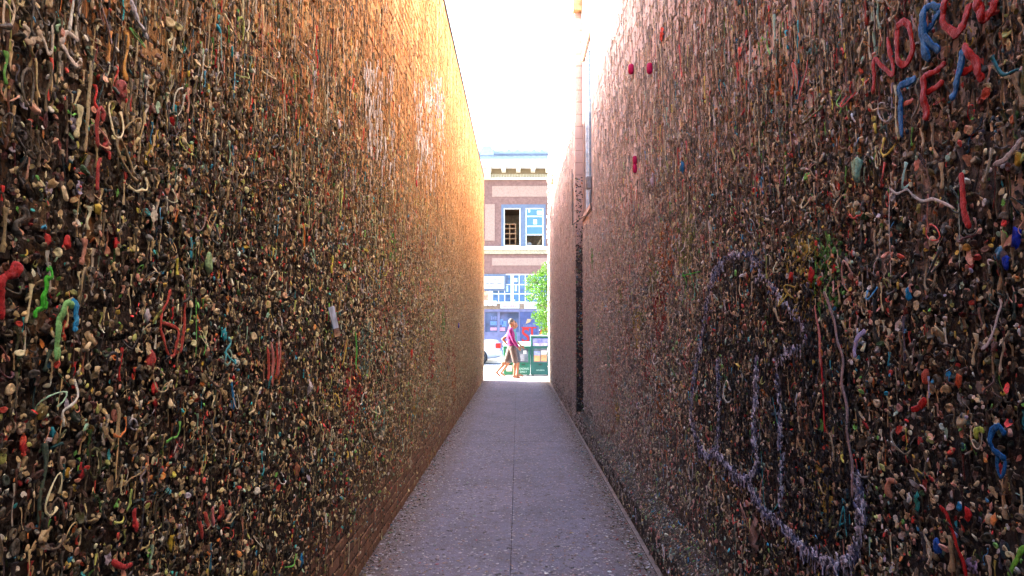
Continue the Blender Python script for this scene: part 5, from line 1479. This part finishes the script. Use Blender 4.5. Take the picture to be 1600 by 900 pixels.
def person(loc, label, J, skin, shirt, short, hair, shoe, long_sleeve, hsc=1.0, hair_len=0):
    t = thing('person', loc, label, 'person')
    m = MB()
    hd = Vector(J['head'])
    ball(m, hd, .095 * hsc, .075 * hsc, .118 * hsc); ball(m, hd + Vector((.03, 0, -.06)) * hsc, .065 * hsc, .058 * hsc, .07 * hsc)
    caps(m, hd + Vector((.088, 0, -.005)) * hsc, hd + Vector((.112, 0, -.03)) * hsc, .010, .015)      # nose
    caps(m, hd + Vector((.085, -.02, -.062)), hd + Vector((.085, .02, -.062)), .011, .011)             # lips
    for s_ in (-1, 1):
        caps(m, hd + Vector((-.005, s_ * .076, .015)) * hsc, hd + Vector((-.012, s_ * .080, -.025)) * hsc, .018, .013)
    nk = Vector(J['neck']); ch = Vector(J['chest']); pv = Vector(J['pelvis'])
    caps(m, hd + Vector((-.02, 0, -.06)), nk, .055, .062)
    ball(m, ch, .115, .165, .19); ball(m, ch.lerp(pv, .55), .105, .14, .18); ball(m, pv, .12, .155, .14)
    for s_, k in ((-1, 'n'), (1, 'f')):
        sh_, el, wr = J['arm_' + k]
        chain(m, [nk.lerp(Vector(sh_), .4), sh_], [.06, .058]); chain(m, [sh_, el, wr], [.052, .041, .028])
        el, wr = Vector(el), Vector(wr); d = (wr - el).normalized(); sd = Vector((0, 1, 0)); dn = d.cross(sd).normalized()
        if dn.x < 0: dn = -dn
        pa = wr + d * .055; caps(m, wr, pa, .026, .031)
        for q, ln in ((-.026, .062), (-.009, .072), (.009, .066), (.026, .05)):
            k0 = pa + sd * 0 + dn * q + d * .01; k1 = k0 + d * ln * .55; k2 = k1 + (d * .8 + Vector((.25, 0, -.1))).normalized() * ln * .45
            chain(m, [k0, k1, k2], [.0105, .0095, .008])
        chain(m, [wr + d * .015 + dn * .022, wr + d * .05 + dn * .05, wr + d * .08 + dn * .055], [.012, .011, .009])
        hp_, kn, an, toe = [Vector(v) for v in J['leg_' + k]]
        chain(m, [hp_, kn, an], [.088, .058, .038])
        cal = kn.lerp(an, .32); bk = Vector((-.02, 0, 0)); ball(m, cal + bk, .052, .05, .1)
        hl = an + (an - toe).normalized() * .035 + Vector((0, 0, -.045)); caps(m, an, hl, .036, .03); chain(m, [hl, an.lerp(toe, .55) + Vector((0, 0, -.012)), toe], [.03, .034, .024])
    body = skin_up(m, 'body', skin, t, .0095, 3)
    m = MB(); ball(m, hd + Vector((-.018, 0, .028)) * hsc, .098 * hsc, .084 * hsc, .108 * hsc)
    if hair_len: caps(m, hd + Vector((-.06, 0, -.02)), hd + Vector((-.07, 0, -.02 - hair_len)), .05, .035)
    m2 = skin_up(m, 'hair', hair, t, .009, 1)
    # keep the hair off the face
    bm = bmesh.new(); bm.from_mesh(m2.data)
    bmesh.ops.delete(bm, geom=[v for v in bm.verts if (v.co.x - hd.x) > .035 + .55 * max(0, (v.co.z - hd.z) - .035) and v.co.z < hd.z + .085 or (v.co.z < hd.z - .04 and not hair_len) or (v.co.x > hd.x + .0 and v.co.z < hd.z + .0)], context='VERTS')
    bm.to_mesh(m2.data); bm.free()
    for s_ in (-1, 1):
        q = MB(); ball(q, hd + Vector((.083, s_ * .03, .012)) * hsc, .010, .012, .008); q.build('eye', pm('eye_dark', (.03, .02, .02), .2), t, True).location = loc
    # clothes
    m = MB()
    ball(m, ch, .132, .185, .205); ball(m, ch.lerp(pv, .5), .128, .165, .2); ball(m, pv + Vector((0, 0, .04)), .138, .172, .11)
    caps(m, nk + Vector((-.01, 0, -.04)), nk + Vector((0, 0, -.005)), .085, .074)
    for k in 'nf':
        sh_, el, wr = [Vector(v) for v in J['arm_' + k]]
        chain(m, [nk.lerp(sh_, .35) + Vector((0, 0, -.02)), sh_], [.075, .072])
        if long_sleeve: chain(m, [sh_, el, el.lerp(wr, .9)], [.070, .056, .043])
        else: chain(m, [sh_, sh_.lerp(el, .55)], [.072, .066])
    skin_up(m, 'shirt', shirt, t, .012, 3)
    m = MB(); ball(m, pv, .136, .172, .125)
    for k in 'nf':
        hp_, kn = [Vector(v) for v in J['leg_' + k][:2]]
        chain(m, [hp_, hp_.lerp(kn, .92)], [.108, .096])
    skin_up(m, 'shorts', short, t, .012, 3)
    for k in 'nf':
        an, toe = [Vector(v) for v in J['leg_' + k][2:]]
        d = (toe - an); d = Vector((d.x, d.y, min(d.z, 0)))
        hl = an + (an - toe).normalized() * .035 + Vector((0, 0, -.08))
        tt = toe + Vector((0, 0, -.022))
        q = MB(); q.tube([hl + (hl - tt).normalized() * .03, hl, hl.lerp(tt, .5), tt, tt + (tt - hl).normalized() * .03], [.02, .036, .04, .044, .02], 10, flat=(tt - hl).cross(Vector((0, 1, 0))).normalized(), k=.32)
        q.tube([hl.lerp(tt, .6) + Vector((0, -.045, .01)), hl.lerp(tt, .6) + Vector((0, 0, .062)), hl.lerp(tt, .6) + Vector((0, .045, .01))], .012, 6)
        q.build('sandal', shoe, t, True).location = loc
    return t

def cloth(name, c): return pm(name, c, .85, .2, 14, .35, dist=.01)
SKIN = pm('tanned_skin', (.20, .075, .034), .5, .1, 10, .1)
Jm = dict(head=(.0, 0, 1.715), neck=(-.035, 0, 1.545), chest=(-.045, 0, 1.32), pelvis=(-.01, 0, .98),
          arm_n=[(-.05, -.195, 1.47), (.05, -.245, 1.17), (.19, -.235, .97)], arm_f=[(-.05, .195, 1.47), (-.10, .245, 1.18), (.04, .25, .97)],
          leg_n=[(.02, -.095, .93), (.11, -.1, .51), (.07, -.1, .10), (.24, -.11, .035)], leg_f=[(-.04, .095, .93), (-.17, .095, .53), (-.47, .09, .20), (-.36, .08, .045)])
person(at_y(800, 590, 21.2) * 1.0 - Vector((0, 0, at_y(800, 590, 21.2).z)), 'grey haired person in a magenta long sleeved top and brown shorts, walking', Jm, SKIN, cloth('magenta_knit', (.15, .0012, .078)), cloth('brown_shorts', (.075, .05, .045)), pm('grey_hair', (.06, .05, .042), .7, .3, 40, .4), pm('pinkish_sandal', (.2, .08, .06), .7), True)
Jw = dict(head=(.01, 0, 1.66), neck=(-.03, 0, 1.49), chest=(-.04, 0, 1.27), pelvis=(-.01, 0, .94),
          arm_n=[(-.07, -.18, 1.41), (-.36, -.23, 1.20), (-.2, -.25, 1.01)], arm_f=[(-.04, .18, 1.41), (.06, .22, 1.14), (.22, .2, .98)],
          leg_n=[(-.03, -.09, .9), (-.15, -.09, .5), (-.40, -.09, .16), (-.30, -.08, .04)], leg_f=[(.02, .09, .9), (.12, .09, .5), (.10, .09, .10), (.27, .1, .035)])
person(at_y(803.5, 590, 21.75) - Vector((0, 0, at_y(803.5, 590, 21.75).z)), 'dark haired person in a teal top, walking half hidden behind the magenta one', Jw, SKIN, cloth('teal_cotton', (.05, .15, .15)), cloth('grey_shorts', (.05, .05, .06)), pm('dark_hair', (.035, .025, .02), .6, .3, 40, .4), pm('brown_sandal', (.25, .13, .08), .7), False, .96)
